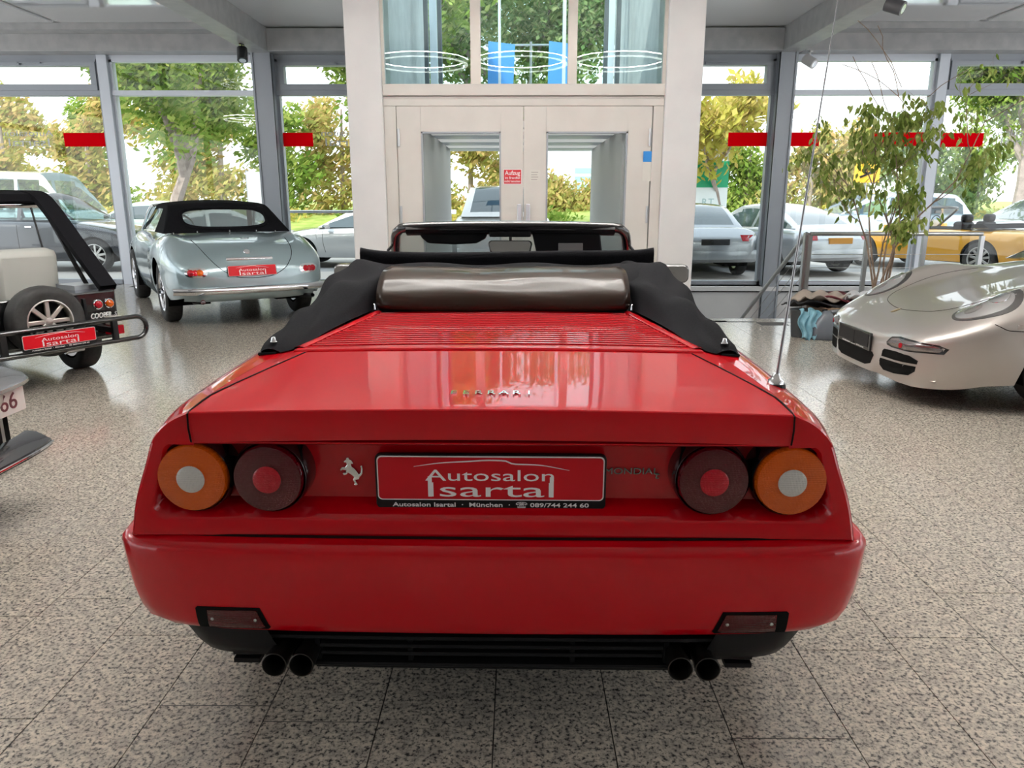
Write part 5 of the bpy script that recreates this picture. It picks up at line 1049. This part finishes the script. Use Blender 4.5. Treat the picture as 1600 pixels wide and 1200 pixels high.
for k in range(30):
    x = -33 + 2.35 * k + rng.uniform(-.6, .6); y = 31 + rng.uniform(-1.5, 5); h_ = (5.3 if x < 1 else 3.6) * rng.uniform(.75, 1.12)
    if -.5 < x < 5.: h_ *= .45
    lm_ = [LY, LO, LG, LO][k % 4] if x < 12 else [LD, LG, LO][k % 3]; z0 = .75
    side_ = 'left of the lift' if x < -3 else 'behind the lift' if x < 4 else 'right of the lift'
    ordn = ORD[k]; t_ = thing('background_tree', f"{ordn} from the left, {['yellow', 'autumn orange', 'green', 'autumn brown'][k % 4] if x < 12 else ['dark green', 'green', 'orange'][k % 3]} bushy tree beyond the grass {side_}", 'tree', (x, y, z0), 0, 'row of bushy trees beyond the grass')
    tr = MB().tube([(0, 0, -.3), (.05, 0, h_ * .35), (0.1, .1, h_ * .8)], [.13, .1, .04], 6); tr.build('trunk', tbark, t_)
    fo = MB()
    for j in range(9): leafball(fo, (rng.normal() * .75, rng.normal() * .5, h_ * (.12 + .75 * j / 8)), 1.25 - .06 * j, .9, 420, .15, .1)
    fo.build('foliage', lm_, t_, fix=False)['kind'] = 'stuff'
for k in range(16):
    x = -26 + 3.4 * k; t_ = thing('low_shrub', f"low {'yellow' if k % 2 else 'green'} shrub at the foot of the tree row, {ORD[k]} from the left", 'shrub', (x, 28.5 + rng.uniform(-.6, .6), .5), 0, 'low shrubs on the grass bank'); fo = MB(); leafball(fo, (0, 0, .25), 1.3, .42, 420, .11, .1)
    fo.build('foliage', LY if k % 2 else LG, t_, fix=False)['kind'] = 'stuff'
# signs
sg = thing('green_sign_pylon', 'white and green sign pylon outside right of the lift', 'sign', (5.55, 22.3, 0)); MB().box((-.75, 0, 0), (.55, .25, 3.0)).build('pylon_body', mat('sign_white', (.75, .8, .8), .4), sg)
MB().box((-.75, -.01, 1.72), (.55, .26, 2.45)).build('green_band', mat('sign_green', (.01, .35, .16), .4), sg); text('lettering', 'R', .28, mat('sign_grey_print', (.35, .5, .5), .5), sg, (-.1, -.006, 1.3), ext=.002); text('lettering', 'T', .28, mat('sign_grey_print'), sg, (.09, -.006, 1.3), ext=.002)
sg = thing('yellow_sign', 'yellow square sign with dark emblem behind the silver coupe', 'sign', (9.95, 22.0, 0)); MB().box((-.36, 0, 1.85), (.36, .04, 2.42)).build('board', mat('sign_yellow', (.85, .45, .01), .5), sg); MB().tube([(0, .05, 0), (0, .05, 2.3)], .03, 8).build('post', steel, sg); MB().tube(catmull([(-.2, -.01, 2.0), (-.05, -.01, 2.06), (.1, -.01, 2.16), (.0, -.01, 2.25), (-.08, -.01, 2.16), (.02, -.01, 2.1), (.22, -.01, 2.15)], 24), .03, 6).build('emblem', black, sg)
sg = thing('white_notice_board', 'white upright notice board outside behind the roadster', 'sign', (-5.28, 15.6, 0)); MB().box((-.22, 0, .95), (.22, .05, 1.92)).build('board', mat('sign_white', (.75, .8, .8), .4), sg); MB().box((-.24, .01, .93), (-.2, .06, 1.95)).box((.2, .01, 0), (.24, .06, 1.95)).box((-.24, .01, 0), (-.2, .06, .95)).build('frame', greyframe, sg); MB().box((-.2, -.005, 1.2), (.2, 0, 1.24)).build('print_line', greyframe, sg)
sg = thing('blue_banner_stand', 'two blue banner panels on a pole behind the lift shaft', 'banner', (.22, 13.2, -.05)); MB().tube([(0, .05, 0), (0, .05, 3.95)], .02, 8).tube([(-.75, .05, 3.9), (.75, .05, 3.9)], .015, 6).build('pole', steel, sg)
for x in (-.5, .5): o = MB().prism([(-.22, .0), (.2, -.04), (.24, .80), (-.2, .85)], 0, .03).build('banner_panel', mat('banner_blue', (.08, .30, .70), .5), sg); o.location = (x, 0, 3.1)
far = thing('glass_office_building', 'distant pale glass office building seen through the right lift door', 'building', (9.5, 95, 1.0)); MB().box((-2.5, 0, 0), (2.6, 6, 4.6)).build('block', mat('far_building', (.55, .66, .75), .4), far); 
for k in range(4): MB().box((-2.4, -.05, .6 + k), (2.5, 0, 1.2 + k)).build('window_band', mat('far_glass', (.3, .45, .58), .2), far)
